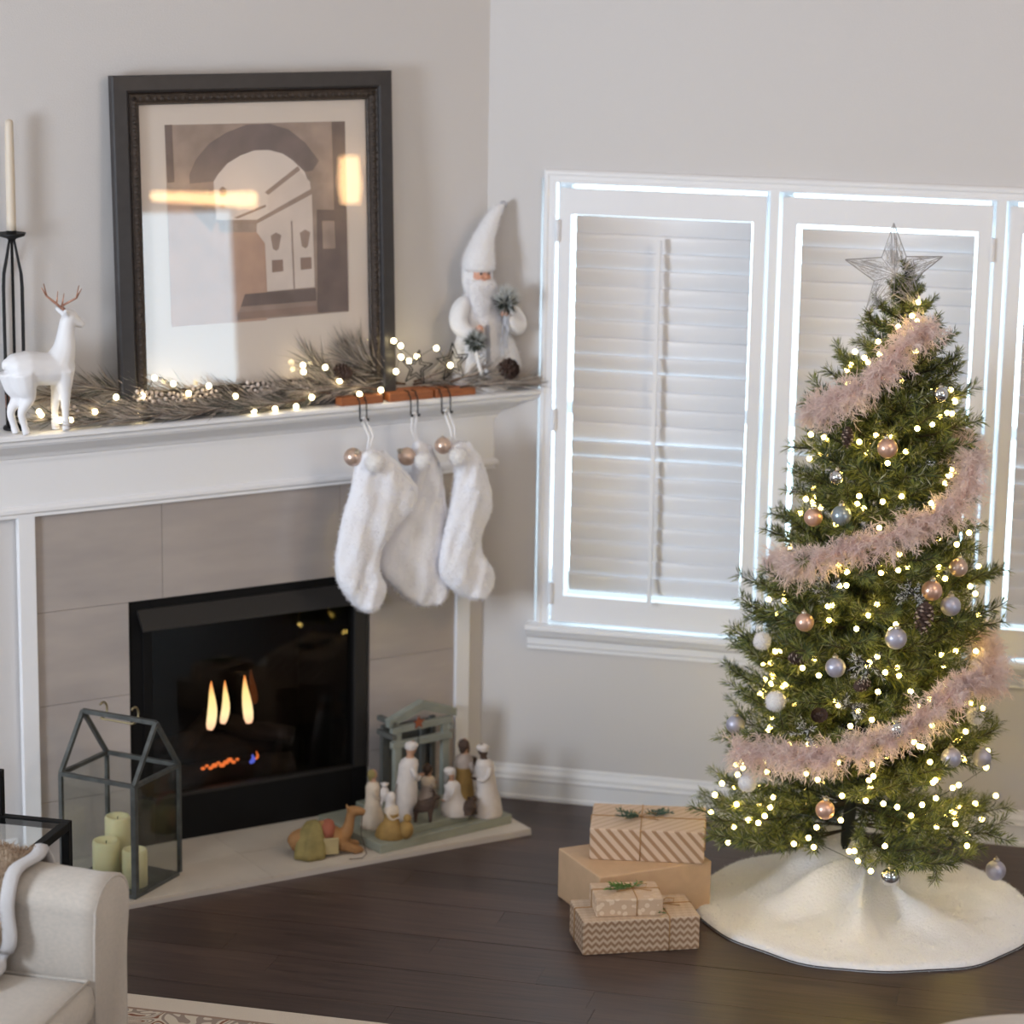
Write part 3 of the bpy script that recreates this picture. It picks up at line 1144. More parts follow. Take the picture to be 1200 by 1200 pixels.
for (x_, z_, r_b) in ((.052, .125, .010), (.035, .075, .009), (.040, .10, .006)):
    MB().sphere((x_, .074, z_), r_b, 14, 10).build('clear_bead', mat('pearl_bead', rgb(205, 208, 216), .15, metal=.3) if 'pearl_bead' not in MATS else MATS['pearl_bead'], sa, True)
MB().tube([(.07, .072, .15), (.066, .076, .12), (.06, .078, .09), (.05, .078, .065)], .006, 8).build('candy_cane', M_plush, sa, True)

# ---- stocking holders, stockings, baubles and pompoms
M_block = mat('orange_brown_wood', rgb(168, 100, 58), .55, col2=rgb(140, 80, 46), vscale=12, stretch=(2, 14, 14))
SH = [(.440, .584, .10, 'leftmost'), (.264, .416, .10, 'middle'), (.112, .256, .10, 'rightmost')]
hooks = [(.529, .506), (.352, .328), (.243, .212)]
for (a, c, dpt, nm), (h1, h2) in zip(SH, hooks):
    o = empty('stocking_holder', FP((a + c) / 2, .09, ZS), RZ_F, '%s of three orange-brown wooden stocking holders with wire hooks on the mantel edge' % nm, 'stocking holder', 'stocking holders on the mantel edge')
    MB().box(-(c - a) / 2, (c - a) / 2, -.045, .045, 0, .026).build('block', M_block, o, bevel=.002)
    for hh in (h1, h2):
        x_ = hh - (a + c) / 2
        MB().tube([(x_, .02, .0275), (x_, .045, .0275), (x_, .0475, .02), (x_, .058, .012), (x_, .061, -.008), (x_, .061, -.04), (x_, .066, -.046), (x_, .072, -.045), (x_, .074, -.038)], .0022, 6).build('hook', M_wire, o, True)

S1 = [(.529, 1.228), (.464, 1.218), (.407, 1.165), (.35, 1.095), (.364, 1.026), (.425, .963), (.462, .911), (.470, .85), (.446, .792), (.464, .739), (.518, .722), (.571, .765), (.61, .826), (.616, .899), (.599, 1.004), (.57, 1.095), (.55, 1.178)]
S2P = [(.351, 1.240), (.303, 1.224), (.269, 1.159), (.253, 1.077), (.237, .98), (.217, .868), (.213, .779), (.255, .721), (.328, .717), (.408, .774), (.462, .846), (.457, .921), (.415, .998), (.368, 1.061), (.354, 1.14)]
S3 = [(.218, 1.215), (.163, 1.220), (.116, 1.158), (.081, 1.059), (.076, .99), (.106, .916), (.099, .86), (.057, .799), (.063, .739), (.122, .714), (.197, .749), (.247, .81), (.242, .897), (.216, 1.004), (.198, 1.098), (.206, 1.17)]
M_fur = mat('white_stocking_fur', rgb(238, 237, 242), .95, sheen=.3, bump=.3, bscale=80)
M_rose = mat('rose_gold_pearl', rgb(206, 180, 164), .28, metal=.65)
M_rose2 = mat('rose_gold_matte', rgb(222, 180, 158), .34, metal=.7)
M_cap = mat('bauble_cap', rgb(190, 180, 165), .3, metal=.9)
M_pom = mat('cream_pompom', rgb(232, 228, 224), .95, sheen=.4, bump=.4, bscale=200)


def stocking(P, nmid, top_u, label, seed):
    sp = smoothpts(P, 8)
    pts = np.array(sp)
    z0, z1 = pts[:, 1].min() + .002, pts[:, 1].max() - .002
    rows = []
    uc = np.mean([p[0] for p in P])
    NR = 60
    for k in range(NR + 1):
        z = z0 + (z1 - z0) * (.5 - .5 * math.cos(PI * k / NR))
        xs = []
        for i in range(len(pts)):
            p, q = pts[i], pts[(i + 1) % len(pts)]
            if (p[1] - z) * (q[1] - z) < 0:
                xs.append(p[0] + (q[0] - p[0]) * (z - p[1]) / (q[1] - p[1]))
        if len(xs) >= 2:
            rows.append((min(xs), max(xs), z))
    seg = 36
    v, f = [], []
    rr = np.random.RandomState(seed)
    ph = rr.rand(4) * 6
    for a, c, z in rows:
        w = (c - a) / 2
        dp = min(.036, w * .85)
        for k in range(seg):
            t = 2 * PI * k / seg
            x = (a + c) / 2 + w * math.cos(t)
            y = dp * math.sin(t) * (abs(math.sin(t)) ** -.15 if abs(math.sin(t)) > .05 else 1)
            # soft folds running down the sock
            fold = .006 * math.sin(x * 75 + z * 12 + ph[0]) + .005 * math.sin(z * 38 - x * 45 + ph[1]) + .003 * math.sin(x * 160 + z * 60 + ph[2])
            y += fold * min(1, w / .03) * abs(math.sin(t))
            v.append((x - uc, y, z))
    n = len(rows)
    for i in range(n - 1):
        for k in range(seg):
            f.append((i * seg + k, i * seg + (k + 1) % seg, (i + 1) * seg + (k + 1) % seg, (i + 1) * seg + k))
    f.append(tuple(range(seg - 1, -1, -1)))
    f.append(tuple((n - 1) * seg + k for k in range(seg)))
    ztop = P[0][1]
    root = empty('christmas_stocking', FP(uc, nmid, 0), RZ_F, label, 'stocking', 'white stockings under the mantel')
    mb = MB().add(v, f)
    leg = mb.build('sock', M_fur, root, True)
    fz = fuzz(mb, 3000, .009, .0022, .5, .5)
    tag(fz.build('fur', M_plush2, leg), kind='stuff')
    loop = []
    zt = 1.322
    b = MB()
    tu = top_u - uc
    du_ = P[0][0] - uc
    pb_ = .5 * (P[0][0] + P[1][0]) - uc + .012
    b.tube([(tu + .007, .151 - nmid, zt), (tu + .006, -.004, zt - .045), (pb_ + .003, 0, ztop + .0), (pb_, 0, ztop - .03)], .0038, 6)
    b.tube([(tu - .007, .151 - nmid, zt), (tu - .008, -.004, zt - .045), (pb_ - .003, 0, ztop + .0), (pb_, 0, ztop - .03)], .0038, 6)
    b.tube([(tu + .007, .151 - nmid, zt), (tu, .152 - nmid, zt + .006), (tu - .007, .151 - nmid, zt)], .0038, 6)
    b.build('hanging_loop', M_plush, root, True)
    # turned cuff along the opening
    cu = [(p[0] - uc, .008, p[1]) for p in P[1:5]]
    cp = spline(cu, 6)
    MB().tube([tuple(q) for q in cp], [.008 + .0015 * math.sin(i * 1.7) for i in range(len(cp))], 10).build('cuff', M_fur, root, True)
    return root


def bauble(name, loc, r, mt, label, group, cat='bauble', tilt=0.0, seg=24, hook=True):
    b = MB().sphere((0, 0, 0), r, seg, 16)
    o = b.build(name, mt, None, True, loc=loc)
    o.rotation_euler = (rnd.uniform(-.15, .15), tilt, rnd.uniform(0, 6))
    tag(o, label, cat, group)
    c = MB().lathe([(r * .28, r * .93), (r * .30, r * .98), (r * .30, r * 1.18), (r * .25, r * 1.22)], 12)
    c.tube([(r * .16 * math.cos(t), 0, r * 1.3 + r * .16 * math.sin(t)) for t in [2 * PI * k / 10 for k in range(10)]], r * .035, 5, closed=True)
    c.build('cap', M_cap, o, True)
    return o


def pompom(loc, r, label, group):
    b = MB().sphere((0, 0, 0), r * .86, 16, 12)
    o = b.build('pompom', M_pom, None, True, loc=loc)
    tag(o, label, 'pompom', group)
    fz = fuzz(b, 900, r * .22, .0012, .1, .5)
    tag(fz.build('pompom_fibre', M_plush2, o), kind='stuff')
    return o


def moved(P, du_, dz_):
    return [(a + du_, c + dz_) for a, c in P]


stk = [(moved(S1, .020, .009), .205, .517, 'left'), (moved(S2P, -.011, -.005), .150, .34, 'middle'), (moved(S3, .019, .008), .195, .228, 'right')]
for i, (P, nm_, tu, nm) in enumerate(stk):
    stocking(P, nm_, tu, '%s white plush stocking %s' % (('left', 'middle', 'right')[i], ('hanging nearest the firebox', 'hanging between the other two stockings', 'hanging nearest the window wall')[i]), 3 + i)
for (u, z, r, nm) in ((.575, 1.218, .0285, 'left'), (.389, 1.203, .0285, 'middle'), (.262, 1.226, .0265, 'right')):
    bauble('rose_gold_bauble', FP(u, .195, z), r, M_rose, 'rose gold pearl bauble hung at the top of the %s stocking' % nm, 'rose gold baubles on the stockings', tilt=.9)
for (u, z, r, nm) in ((.520, 1.200, .036, 'left'), (.352, 1.190, .030, 'middle'), (.228, 1.192, .034, 'right')):
    pompom(FP(u + .006, .240, z + .004), r, 'cream yarn pompom on the front of the %s stocking' % nm, 'cream pompoms on the stockings')

# ---- pine garland along the shelf
M_n1 = mat('garland_needle_taupe', rgb(186, 172, 162), .8, var=.4, vscale=25)
M_n2 = mat('garland_needle_green', rgb(102, 102, 94), .8, var=.4, vscale=25)
M_n3 = mat('garland_needle_frost', rgb(200, 190, 180), .8)
M_twig = mat('brown_twig', rgb(82, 62, 50), .9)
M_berry = mat('frosted_berry', rgb(216, 200, 190), .7)
M_conebrown = mat('pine_cone_brown', rgb(70, 50, 42), .8, var=.3, vscale=60)
M_conetip = mat('pine_cone_frost', rgb(150, 132, 120), .85)
ga = empty('pine_garland', FP(.75, .08, ZS), RZ_F, 'frosted long-needled pine garland lying along the mantel shelf', 'garland')


def gl(u, n, z):
    return np.array([u - .75, n - .08, z - ZS])


boughs = [  # start (u, n, z), end, needle length, count
    ((1.30, .09, 1.40), (1.545, .095, 1.388), .085, 260), ((1.33, .07, 1.42), (1.50, .06, 1.455), .09, 220), ((1.15, .09, 1.41), (1.36, .10, 1.395), .10, 280),
    ((1.16, .07, 1.42), (1.37, .065, 1.47), .10, 280), ((.98, .10, 1.40), (1.22, .115, 1.385), .11, 300), ((1.0, .075, 1.42), (1.2, .075, 1.445), .11, 260),
    ((.82, .10, 1.40), (1.04, .125, 1.383), .11, 300), ((.80, .075, 1.42), (.98, .085, 1.425), .09, 220), ((.62, .09, 1.40), (.86, .11, 1.395), .10, 280),
    ((.55, .08, 1.41), (.66, .07, 1.50), .12, 260), ((.50, .085, 1.40), (.73, .10, 1.41), .10, 220), ((.44, .08, 1.43), (.54, .07, 1.50), .13, 300),
    ((.36, .08, 1.41), (.48, .075, 1.47), .12, 260), ((.33, .075, 1.405), (.56, .07, 1.418), .09, 260), ((.30, .075, 1.41), (.14, .085, 1.425), .11, 260),
    ((.30, .07, 1.40), (.10, .08, 1.40), .10, 240), ((.17, .136, 1.392), (-.03, .142, 1.388), .11, 320), ((.20, .13, 1.41), (.06, .138, 1.43), .10, 200), ((1.22, .11, 1.39), (1.44, .135, 1.374), .08, 200), ((1.05, .12, 1.392), (1.28, .145, 1.374), .10, 260), ((.90, .12, 1.392), (1.12, .148, 1.374), .11, 260), ((.70, .12, 1.392), (.93, .145, 1.374), .10, 240), ((.60, .11, 1.40), (.80, .12, 1.43), .10, 220), ((.44, .10, 1.40), (.62, .10, 1.42), .12, 260), ((.40, .075, 1.42), (.50, .065, 1.52), .12, 240), ((.10, .136, 1.39), (-.115, .139, 1.376), .09, 260), ((.24, .07, 1.42), (.13, .07, 1.47), .09, 160)]
for i, (p, q, nl, cnt) in enumerate(boughs):
    p, q = gl(*p), gl(*q)
    d = q - p
    L_ = np.linalg.norm(d)
    d = d / L_
    pts = [p + (q - p) * t + np.array([0, 0, .006 * math.sin(t * PI)]) for t in np.linspace(0, 1, 6)]
    b = MB().tube([tuple(x) for x in pts], [.004, .004, .0035, .003, .0025, .0015], 6, 3)
    t = nrs.rand(cnt) ** .8
    base = p + (q - p) * t[:, None]
    base[:, 2] += .006 * np.sin(t * PI)
    dv = nrs.normal(size=(cnt, 3))
    dv -= (dv @ d)[:, None] * d
    dv /= np.linalg.norm(dv, axis=1)[:, None]
    dv[:, 1] *= .45
    dirs = d * nrs.uniform(.55, 1.2, cnt)[:, None] + dv * nrs.uniform(.3, .75, cnt)[:, None]
    # keep needles off the shelf and the wall
    low = base[:, 2] + dirs[:, 2] * nl < .004
    dirs[low, 2] = np.abs(dirs[low, 2]) * .25
    far_ = base[:, 1] + dirs[:, 1] * nl < -.07
    dirs[far_, 1] = np.abs(dirs[far_, 1]) * .2
    dirs /= np.linalg.norm(dirs, axis=1)[:, None]
    b.needles(base, dirs, nl * nrs.uniform(.65, 1.15, cnt), .0023, [int(k) for k in nrs.choice(3, cnt, p=(.5, .26, .24) if i % 3 else (.34, .40, .26))])
    b.build('pine_bough', [M_n1, M_n2, M_n3, M_twig], ga)
for (u, n_, z, L_) in ((1.20, .105, 1.44, .09), (1.02, .10, 1.435, .09), (.84, .105, 1.44, .10), (1.46, .085, 1.42, .08), (1.10, .10, 1.425, .08), (.70, .1, 1.425, .07)):
    b = MB()
    g0 = gl(u, n_, z)
    b.tube([tuple(g0 + np.array([-L_ / 2, 0, -.01])), tuple(g0 + np.array([L_ / 2, 0, .006]))], .0016, 5)
    for k in range(26):
        t = k / 25
        a = k * 2.4
        c = g0 + np.array([-L_ / 2 + L_ * t, .012 * math.cos(a), -.01 + .016 * t + .014 * math.sin(a)])
        b.sphere(tuple(c), rnd.uniform(.0045, .0065), 7, 5)
    tag(b.build('berry_sprig', M_berry, ga, True), kind='stuff')


def cone_mesh(name, L_, r, tipm=True, rows_=9):
    b = MB().lathe([(r * .2, -L_ / 2), (r * .55, -L_ * .4), (r * .62, -L_ * .15), (r * .5, L_ * .15), (r * .3, L_ * .36), (.001, L_ / 2)], 10)
    k = 0
    for i in range(rows_):
        t = i / (rows_ - 1)
        z = -L_ / 2 + L_ * (.06 + .86 * t)
        rr = r * (math.sin(PI * (.22 + .68 * t)) ** .8)
        nseg = max(4, int(9 * (1 - .45 * t)))
        for j in range(nseg):
            a = 2 * PI * (j + (i % 2) * .5) / nseg
            ca, sa_ = math.cos(a), math.sin(a)
            w = rr * .34
            p0 = (ca * rr * .35, sa_ * rr * .35, z)
            tipz = z + L_ * .10
            pl = (ca * rr * .9 - sa_ * w, sa_ * rr * .9 + ca * w, tipz - L_ * .02)
            prr = (ca * rr * .9 + sa_ * w, sa_ * rr * .9 - ca * w, tipz - L_ * .02)
            tip = (ca * rr * 1.08, sa_ * rr * 1.08, tipz + L_ * .01)
            low = (ca * rr * .95, sa_ * rr * .95, tipz - L_ * .065)
            b.add([p0, pl, tip, prr, low], [(0, 3, 2, 1), (0, 1, 4), (0, 4, 3)], 0)
            b.add([pl, tip, prr, low], [(0, 2, 1), (0, 1, 3), (1, 2, 3)], 1 if (tipm and (j + i) % 2) else 0)
    return b.mesh(name, [M_conebrown, M_conetip])


cm = cone_mesh('pine_cone', .075, .030, False)
M_frame_d = None
child('pine_cone', cm, ga, tuple(gl(.004, .152, 1.440)), (1.2, .5, 1.9), (1.1, 1.1, 1.1))
child('pine_cone', cm, ga, tuple(gl(.569, .115, 1.466)), (1.3, -.6, .6), (.85, .85, .85))
# wire stars
for (u, z, n_, r, rot) in ((.184, 1.468, .115, .062, .05), (.318, 1.462, .125, .056, -.15)):
    st = MB()
    for k_ in (1.0, .62):
        pts = []
        for i in range(10):
            a = PI / 2 + rot + i * PI / 5
            q = (r if i % 2 == 0 else r * .42) * k_
            pts.append(tuple(gl(u, n_, z) + np.array([-q * math.cos(a), 0, q * math.sin(a)])))
        for i in range(10):
            st.bar(pts[i], pts[(i + 1) % 10], .003)
    st.build('wire_star', M_wire, ga)

M_gbulb = emit('garland_led_glow', (1.0, .82, .46, 1), 16)
M_gwire = mat('thin_green_wire', rgb(60, 66, 56), .6)
gs = empty('garland_light_string', FP(.75, .08, ZS), RZ_F, 'string of small warm LED lights threaded through the mantel garland', 'string lights')
GL = [(1.588, 1.463), (1.55, 1.425), (1.537, 1.412), (1.486, 1.395), (1.452, 1.392), (1.373, 1.408), (1.314, 1.449), (1.226, 1.444), (1.235, 1.392), (1.193, 1.497), (1.126, 1.472), (1.082, 1.441), (1.019, 1.459), (.925, 1.418), (.88, 1.372), (.807, 1.370), (.733, 1.370), (.681, 1.399), (.701, 1.476), (.704, 1.497), (.635, 1.487), (.577, 1.438), (.515, 1.395), (.442, 1.402), (.382, 1.453), (.374, 1.500), (.341, 1.484), (.392, 1.549), (.377, 1.535), (.311, 1.495), (.245, 1.517), (.20, 1.462)]
bm_ = MB().sphere((0, 0, 0), .0085, 8, 6).mesh('led_bulb', M_gbulb, True)
wp = []
for i, (u, z) in enumerate(GL):
    n_ = .118 + .010 * math.sin(i * 2.3) + (.016 if z < 1.375 else 0)
    p = gl(u, n_, max(z, 1.3745))
    child('led_bulb', bm_, gs, tuple(p))
    wp.append(tuple(p + np.array([0, -.006, -.003])))
MB().tube([tuple(q) for q in spline(wp, 4)], .0012, 4).build('wire', M_gwire, gs)

# ================================================================== LANTERN AND CANDLES ON THE HEARTH
M_zinc = mat('galvanised_zinc', rgb(92, 94, 92), .5, metal=.55, var=.35, vscale=30)
M_lglass = glass('lantern_glass', (.93, .94, .93, 1), 1.45, 1.0)
M_wax = mat('ivory_pillar_wax', rgb(228, 218, 172), .5, sss=.4, var=.08, vscale=20)
M_brass = mat('aged_brass', rgb(150, 136, 104), .4, metal=.7)
# local x from the front corner to the right corner, local y from the front corner to the left corner
lf_ = FP(1.40, .418, .02)
e1 = (FP(1.205, .292, .02) - lf_).normalized()
lang = math.atan2(e1.y, e1.x)
la = empty('glass_lantern', lf_, lang, 'house-shaped glass lantern with zinc frame standing on the hearth', 'lantern')
LX, LY, LE, LR = .235, .255, .345, .505
b = MB()
b.box(0, LX, 0, LY, 0, .012)
b.build('base_tray', M_zinc, la, bevel=.002)


def zbar(p, q, w=.012, name='frame_bar', up=(0, 0, 1)):
    MB().bar(p, q, w, w, 0, up).build(name, M_zinc, la)


for (x, y_) in ((0, 0), (LX, 0), (0, LY), (LX, LY)):
    zbar((x, y_, .012), (x, y_, LE), .016 if x == y_ == 0 else .011, 'corner_post')
for (p, q) in (((0, 0), (LX, 0)), ((LX, 0), (LX, LY)), ((LX, LY), (0, LY)), ((0, LY), (0, 0))):
    zbar((*p, LE), (*q, LE), .012, 'eave_bar')
for y_ in (0, LY):
    zbar((0, y_, LE), (LX / 2, y_, LR), .012, 'rafter', (0, 1, 0))
    zbar((LX, y_, LE), (LX / 2, y_, LR), .012, 'rafter', (0, 1, 0))
zbar((LX / 2, 0, LR), (LX / 2, LY, LR), .013, 'ridge_bar')
for nm, vs in (('pane', [(.004, .002, .014), (LX - .004, .002, .014), (LX - .004, .002, LE - .004), (.004, .002, LE - .004)]), ('pane', [(.002, .004, .014), (.002, LY - .004, .014), (.002, LY - .004, LE - .004), (.002, .004, LE - .004)]),
               ('pane', [(LX - .002, .004, .014), (LX - .002, LY - .004, .014), (LX - .002, LY - .004, LE - .004), (LX - .002, .004, LE - .004)]), ('pane', [(.004, LY - .002, .014), (LX - .004, LY - .002, .014), (LX - .004, LY - .002, LE - .004), (.004, LY - .002, LE - .004)])):
    vv = vs + [tuple(np.array(p) + (np.array([0, .002, 0]) if abs(vs[0][1] - vs[1][1]) < 1e-6 else np.array([.002, 0, 0])) * (1 if min(vs[0][0], vs[0][1]) < .01 and not (vs[0][0] > .1 or vs[0][1] > .1) else -1)) for p in vs]
    MB().add(vv, [(0, 1, 2, 3), (7, 6, 5, 4), (0, 4, 5, 1), (1, 5, 6, 2), (2, 6, 7, 3), (3, 7, 4, 0)]).build(nm, M_lglass, la)
for y_ in (.075, .185):
    MB().tube([(LX / 2 + .022 * math.sin(t), y_, LR + .012 + .024 * math.cos(t)) for t in np.linspace(-.6, 3.6, 12)], .0035, 6).build('handle_hook', M_brass, la, True)
MB().tube([(LX / 2 - .008, .075, LR - .012), (LX / 2 - .008, .185, LR - .012)], .0032, 8).build('handle_bar', M_brass, la)
def pillar(x, y_, r, h, label):
    p = lf_ + Matrix.Rotation(lang, 3, 'Z') @ Vector((x, y_, .012))
    b = MB().lathe([(r, 0), (r, h - .006), (r - .003, h), (r - .008, h - .001), (r * .55, h - .010), (.003, h - .012)], 28)
    o = b.build('pillar_candle', M_wax, None, True, loc=p)
    tag(o, label, 'candle', 'ivory pillar candles in the lantern')
    MB().tube([(0, 0, h - .014), (.001, 0, h - .002)], .0015, 6).build('wick', M_wire, o)


pillar(.072, .150, .040, .125, 'ivory pillar candle of middle height in the lantern, nearest its left glass')
pillar(.165, .172, .038, .168, 'tallest ivory pillar candle at the back of the glass lantern')
pillar(.080, .055, .037, .110, 'shortest ivory pillar candle in the lantern, behind its front corner post')

# ================================================================== NATIVITY ON THE HEARTH
M_sage = mat('sage_painted_wood', rgb(150, 151, 136), .75, col2=rgb(132, 134, 120), vscale=10)
M_sage2 = mat('grey_green_wood', rgb(152, 154, 144), .75, col2=rgb(128, 132, 124), vscale=12)
M_sdark = mat('dark_stable_wood', rgb(88, 88, 84), .8)
pfl = Vector((.59, .412))
pang = math.atan2(-.058, -.514)


plat = empty('nativity_platform', FP(pfl.x, pfl.y, .02), RZ_F + pang, 'stepped sage green wooden platform under the nativity figures', 'platform')
b = MB().box(0, .505, 0, .345, 0, .03)
b.build('lower_step', M_sage, plat, bevel=.003)
MB().box(.135, .36, .03, .335, .03, .052).build('upper_step', M_sage, plat, bevel=.003)
RZ_N = RZ_F + PI       # local x to the right along the wall, local y towards the wall
st = empty('nativity_stable', FP(.30, .115, .07), RZ_N + .10, 'grey-green wooden stable with gable and rust star behind the nativity figures', 'stable')
b = MB()


def part(nm, mt, x0, x1, y0, y1, z0, z1, par=None, bev=.0015):
    return MB().box(x0, x1, y0, y1, z0, z1).build(nm, mt, par or st, bevel=bev)


for x0 in (-.105, .079):
    part('post', M_sage2, x0, x0 + .026, -.03, -.012, 0, .245)
    part('post', M_sdark, x0 + (.0 if x0 < 0 else .004), x0 + .022, .04, .054, 0, .245)
part('cross_beam', M_sage2, -.115, .115, -.034, -.014, .186, .208)
part('cross_beam', M_sage2, -.115, .115, -.032, -.012, .236, .258)
part('side_beam', M_sdark, -.118, -.100, -.034, .056, .216, .232)
part('side_beam', M_sage2, .100, .118, -.034, .056, .216, .232)
part('side_beam', M_sdark, -.118, -.100, -.034, .056, .262, .278)
part('side_beam', M_sage2, .100, .118, -.034, .056, .262, .278)
part('back_panel', M_sdark, -.10, .10, .056, .064, 0, .235)
part('back_post', M_sdark, .045, .062, .04, .054, 0, .24)
for s_ in (-1, 1):
    MB().prism([(s_ * .128, .258), (s_ * .128, .274), (0, .318), (0, .300)], -.034, -.012, 'xz').build('gable_rafter', M_sage2, st, bevel=.0015)
    MB().prism([(s_ * .128, .276), (s_ * .128, .283), (0, .327), (0, .320)], -.036, -.008, 'xz').build('roof_board', M_sage2, st, bevel=.001)
M_ruststar = mat('rust_metal', rgb(150, 84, 58), .6, metal=.3)
pts = []
for i in range(10):
    a = PI / 2 + i * PI / 5
    q = .022 if i % 2 == 0 else .010
    pts.append((-.022 + q * math.cos(a), .262 + q * math.sin(a)))
sb = MB().prism(pts, -.042, -.038, 'xz')
s_o = sb.build('star', M_ruststar, st)
MB().tube([(-.022, -.04, .242), (-.022, -.04, .18)], .0015, 5).build('star_wire', M_wire, s_o)

M_fw = mat('carved_white_resin', rgb(206, 196, 190), .75, var=.08, vscale=40)
M_fc = mat('carved_cream_resin', rgb(206, 188, 168), .75, var=.12, vscale=30)
M_fg = mat('carved_ochre_resin', rgb(156, 122, 66), .75, var=.3, vscale=25)
M_fk = mat('carved_taupe_resin', rgb(170, 154, 144), .75, var=.15, vscale=30)
M_fs = mat('carved_skin_resin', rgb(178, 136, 110), .75)
M_fb = mat('carved_dark_brown_resin', rgb(72, 54, 44), .8, var=.3, vscale=40)
M_fh = mat('carved_grey_beard_resin', rgb(130, 124, 118), .8)
M_folive = mat('carved_olive_resin', rgb(140, 124, 74), .8, var=.25, vscale=30)


def figure(u, n, z, h, ang, label, robe, robe2, face, cover, cover_mat, lean=.0, base=.17, waist=.10, shoulder=.115, kneel=0.0, beard=None, arms='front', flare=0.0):
    """a faceless carved figure: robe, neck and head in one surface; arms, head covering and beard as parts"""
    o = empty('nativity_figure', FP(u, n, z), RZ_N + ang, label, 'figurine', 'carved nativity figures')
    hd = h
    L_ = lean * h
    rr = []
    prof = [(0, base), (.03, base * 1.03), (.10, base * .98), (.22, base * .90), (.36, waist * 1.12), (.50, waist), (.60, shoulder * .98), (.69, shoulder), (.745, shoulder * .86), (.785, .055), (.81, .040), (.835, .048), (.87, .064), (.905, .067), (.945, .060), (.975, .038), (.995, .008)]
    if kneel:
        prof = [(0, base), (.04, base * 1.05), (.14, base * 1.0), (.24, base * .86), (.34, waist * 1.3), (.44, waist * 1.05), (.54, shoulder * 1.05), (.62, shoulder * 1.1), (.68, shoulder * .9), (.725, .070), (.75, .056), (.78, .068), (.83, .088), (.875, .092), (.93, .080), (.97, .05), (.995, .01)]
    for zf, r in prof:
        t = zf
        cx = L_ * t ** 2.2 + kneel * h * max(0, (.30 - zf)) * -.55
        rr.append((cx, 0, zf * hd, r * hd * (1 + (kneel * .55 if zf < .3 else 0)), r * hd * (.92 if zf < .75 else 1.0)))
    seg = 22
    mb = loft(rr, seg, wob=0)
    nrow = len(rr) - 1
    sk = next(i for i, p in enumerate(prof) if p[0] > (.78 if not kneel else .72))
    for q in range(nrow * seg):
        row_ = q // seg
        mb.m[q] = 0 if row_ < 6 else (1 if row_ < sk else 2)
    mb.m[-1] = 2
    bd_ = mb.build('body', [robe, robe2, face], o, True)
    top = np.array([L_ * .9 ** 2.2, 0, h * (.90 if not kneel else .875)])
    hr = (.072 if not kneel else .098) * h
    if cover == 'turban':
        b = MB().sphere(tuple(top + np.array([0, 0, hr * .55])), hr * 1.12, 16, 10, sc=(1.08, 1.05, .62))
        b.sphere(tuple(top + np.array([-hr * .1, 0, hr * .15])), hr * 1.06, 16, 10, sc=(1, 1.04, .5))
        b.build('turban', cover_mat, o, True)
    elif cover == 'veil':
        b = loft([(top[0] - hr * .3, .0, top[2] - hr * 3.2, hr * 1.25, hr * 1.5), (top[0] - hr * .35, 0, top[2] - hr * 1.6, hr * 1.0, hr * 1.15), (top[0] - hr * .28, 0, top[2] - hr * .4, hr * .95, hr * 1.1), (top[0] - hr * .2, 0, top[2] + hr * .4, hr * 1.0, hr * 1.1), (top[0] - hr * .1, 0, top[2] + hr * .9, hr * .8, hr * .85), (top[0] - hr * .05, 0, top[2] + hr * 1.2, hr * .3, hr * .3)], 18)
        b.build('veil', cover_mat, o, True)
    elif cover == 'hair':
        b = MB().sphere(tuple(top + np.array([-hr * .22, 0, hr * .12])), hr * 1.08, 16, 10, sc=(1, 1.05, 1.05))
        b.sphere(tuple(top + np.array([-hr * .55, 0, -hr * .75])), hr * .72, 12, 8, sc=(.8, 1.0, 1.1))
        b.build('hair', cover_mat, o, True)
    if beard is not None:
        b = loft([(top[0] + hr * .75, 0, top[2] - hr * 2.4, hr * .2, hr * .2), (top[0] + hr * .70, 0, top[2] - hr * 1.5, hr * .42, hr * .5), (top[0] + hr * .50, 0, top[2] - hr * .6, hr * .62, hr * .8), (top[0] + hr * .35, 0, top[2] - hr * .1, hr * .6, hr * .75)], 14)
        b.build('beard', beard, o, True)
    zs = h * (.69 if not kneel else .61)
    xs = L_ * .45
    for s_ in (-1, 1):
        sh = shoulder * h * .85
        if arms == 'front':
            V = [(xs, s_ * sh, zs), (xs + .03 * h, s_ * (sh + .03 * h), zs - .10 * h), (xs + .085 * h, s_ * (sh * .75), zs - .185 * h), (xs + .15 * h, s_ * .018 * h, zs - .155 * h)]
        elif arms == 'down':
            V = [(xs, s_ * sh, zs), (xs + .03 * h, s_ * (sh + .02 * h), zs - .12 * h), (xs + .09 * h, s_ * (sh * .8), zs - .25 * h), (xs + .16 * h, s_ * .03 * h, zs - .28 * h)]
        else:
            V = [(xs, s_ * sh, zs), (xs + .02 * h, s_ * (sh + .045 * h), zs - .08 * h), (xs + .10 * h, s_ * (sh * .9), zs - .13 * h), (xs + .15 * h, s_ * .03 * h, zs - .06 * h)]
        skin('arm', V, [(0, 1), (1, 2), (2, 3)], [.042 * h, .040 * h, .034 * h, .022 * h], robe2, o, 1)
        hb_ = MB()
        p3 = np.array(V[-1])
        hb_.sphere(tuple(p3 + np.array([.016 * h, 0, .003 * h])), .022 * h, 10, 7, sc=(1.3, .6, .8))
        for q in range(4):
            hb_.tube([tuple(p3 + np.array([.03 * h, (q - 1.5) * .009 * h, .004 * h])), tuple(p3 + np.array([.05 * h - abs(q - 1.4) * .004 * h, (q - 1.5) * .009 * h, .010 * h])), tuple(p3 + np.array([.058 * h - abs(q - 1.4) * .005 * h, (q - 1.5) * .008 * h, .022 * h]))], .0052 * h, 5)
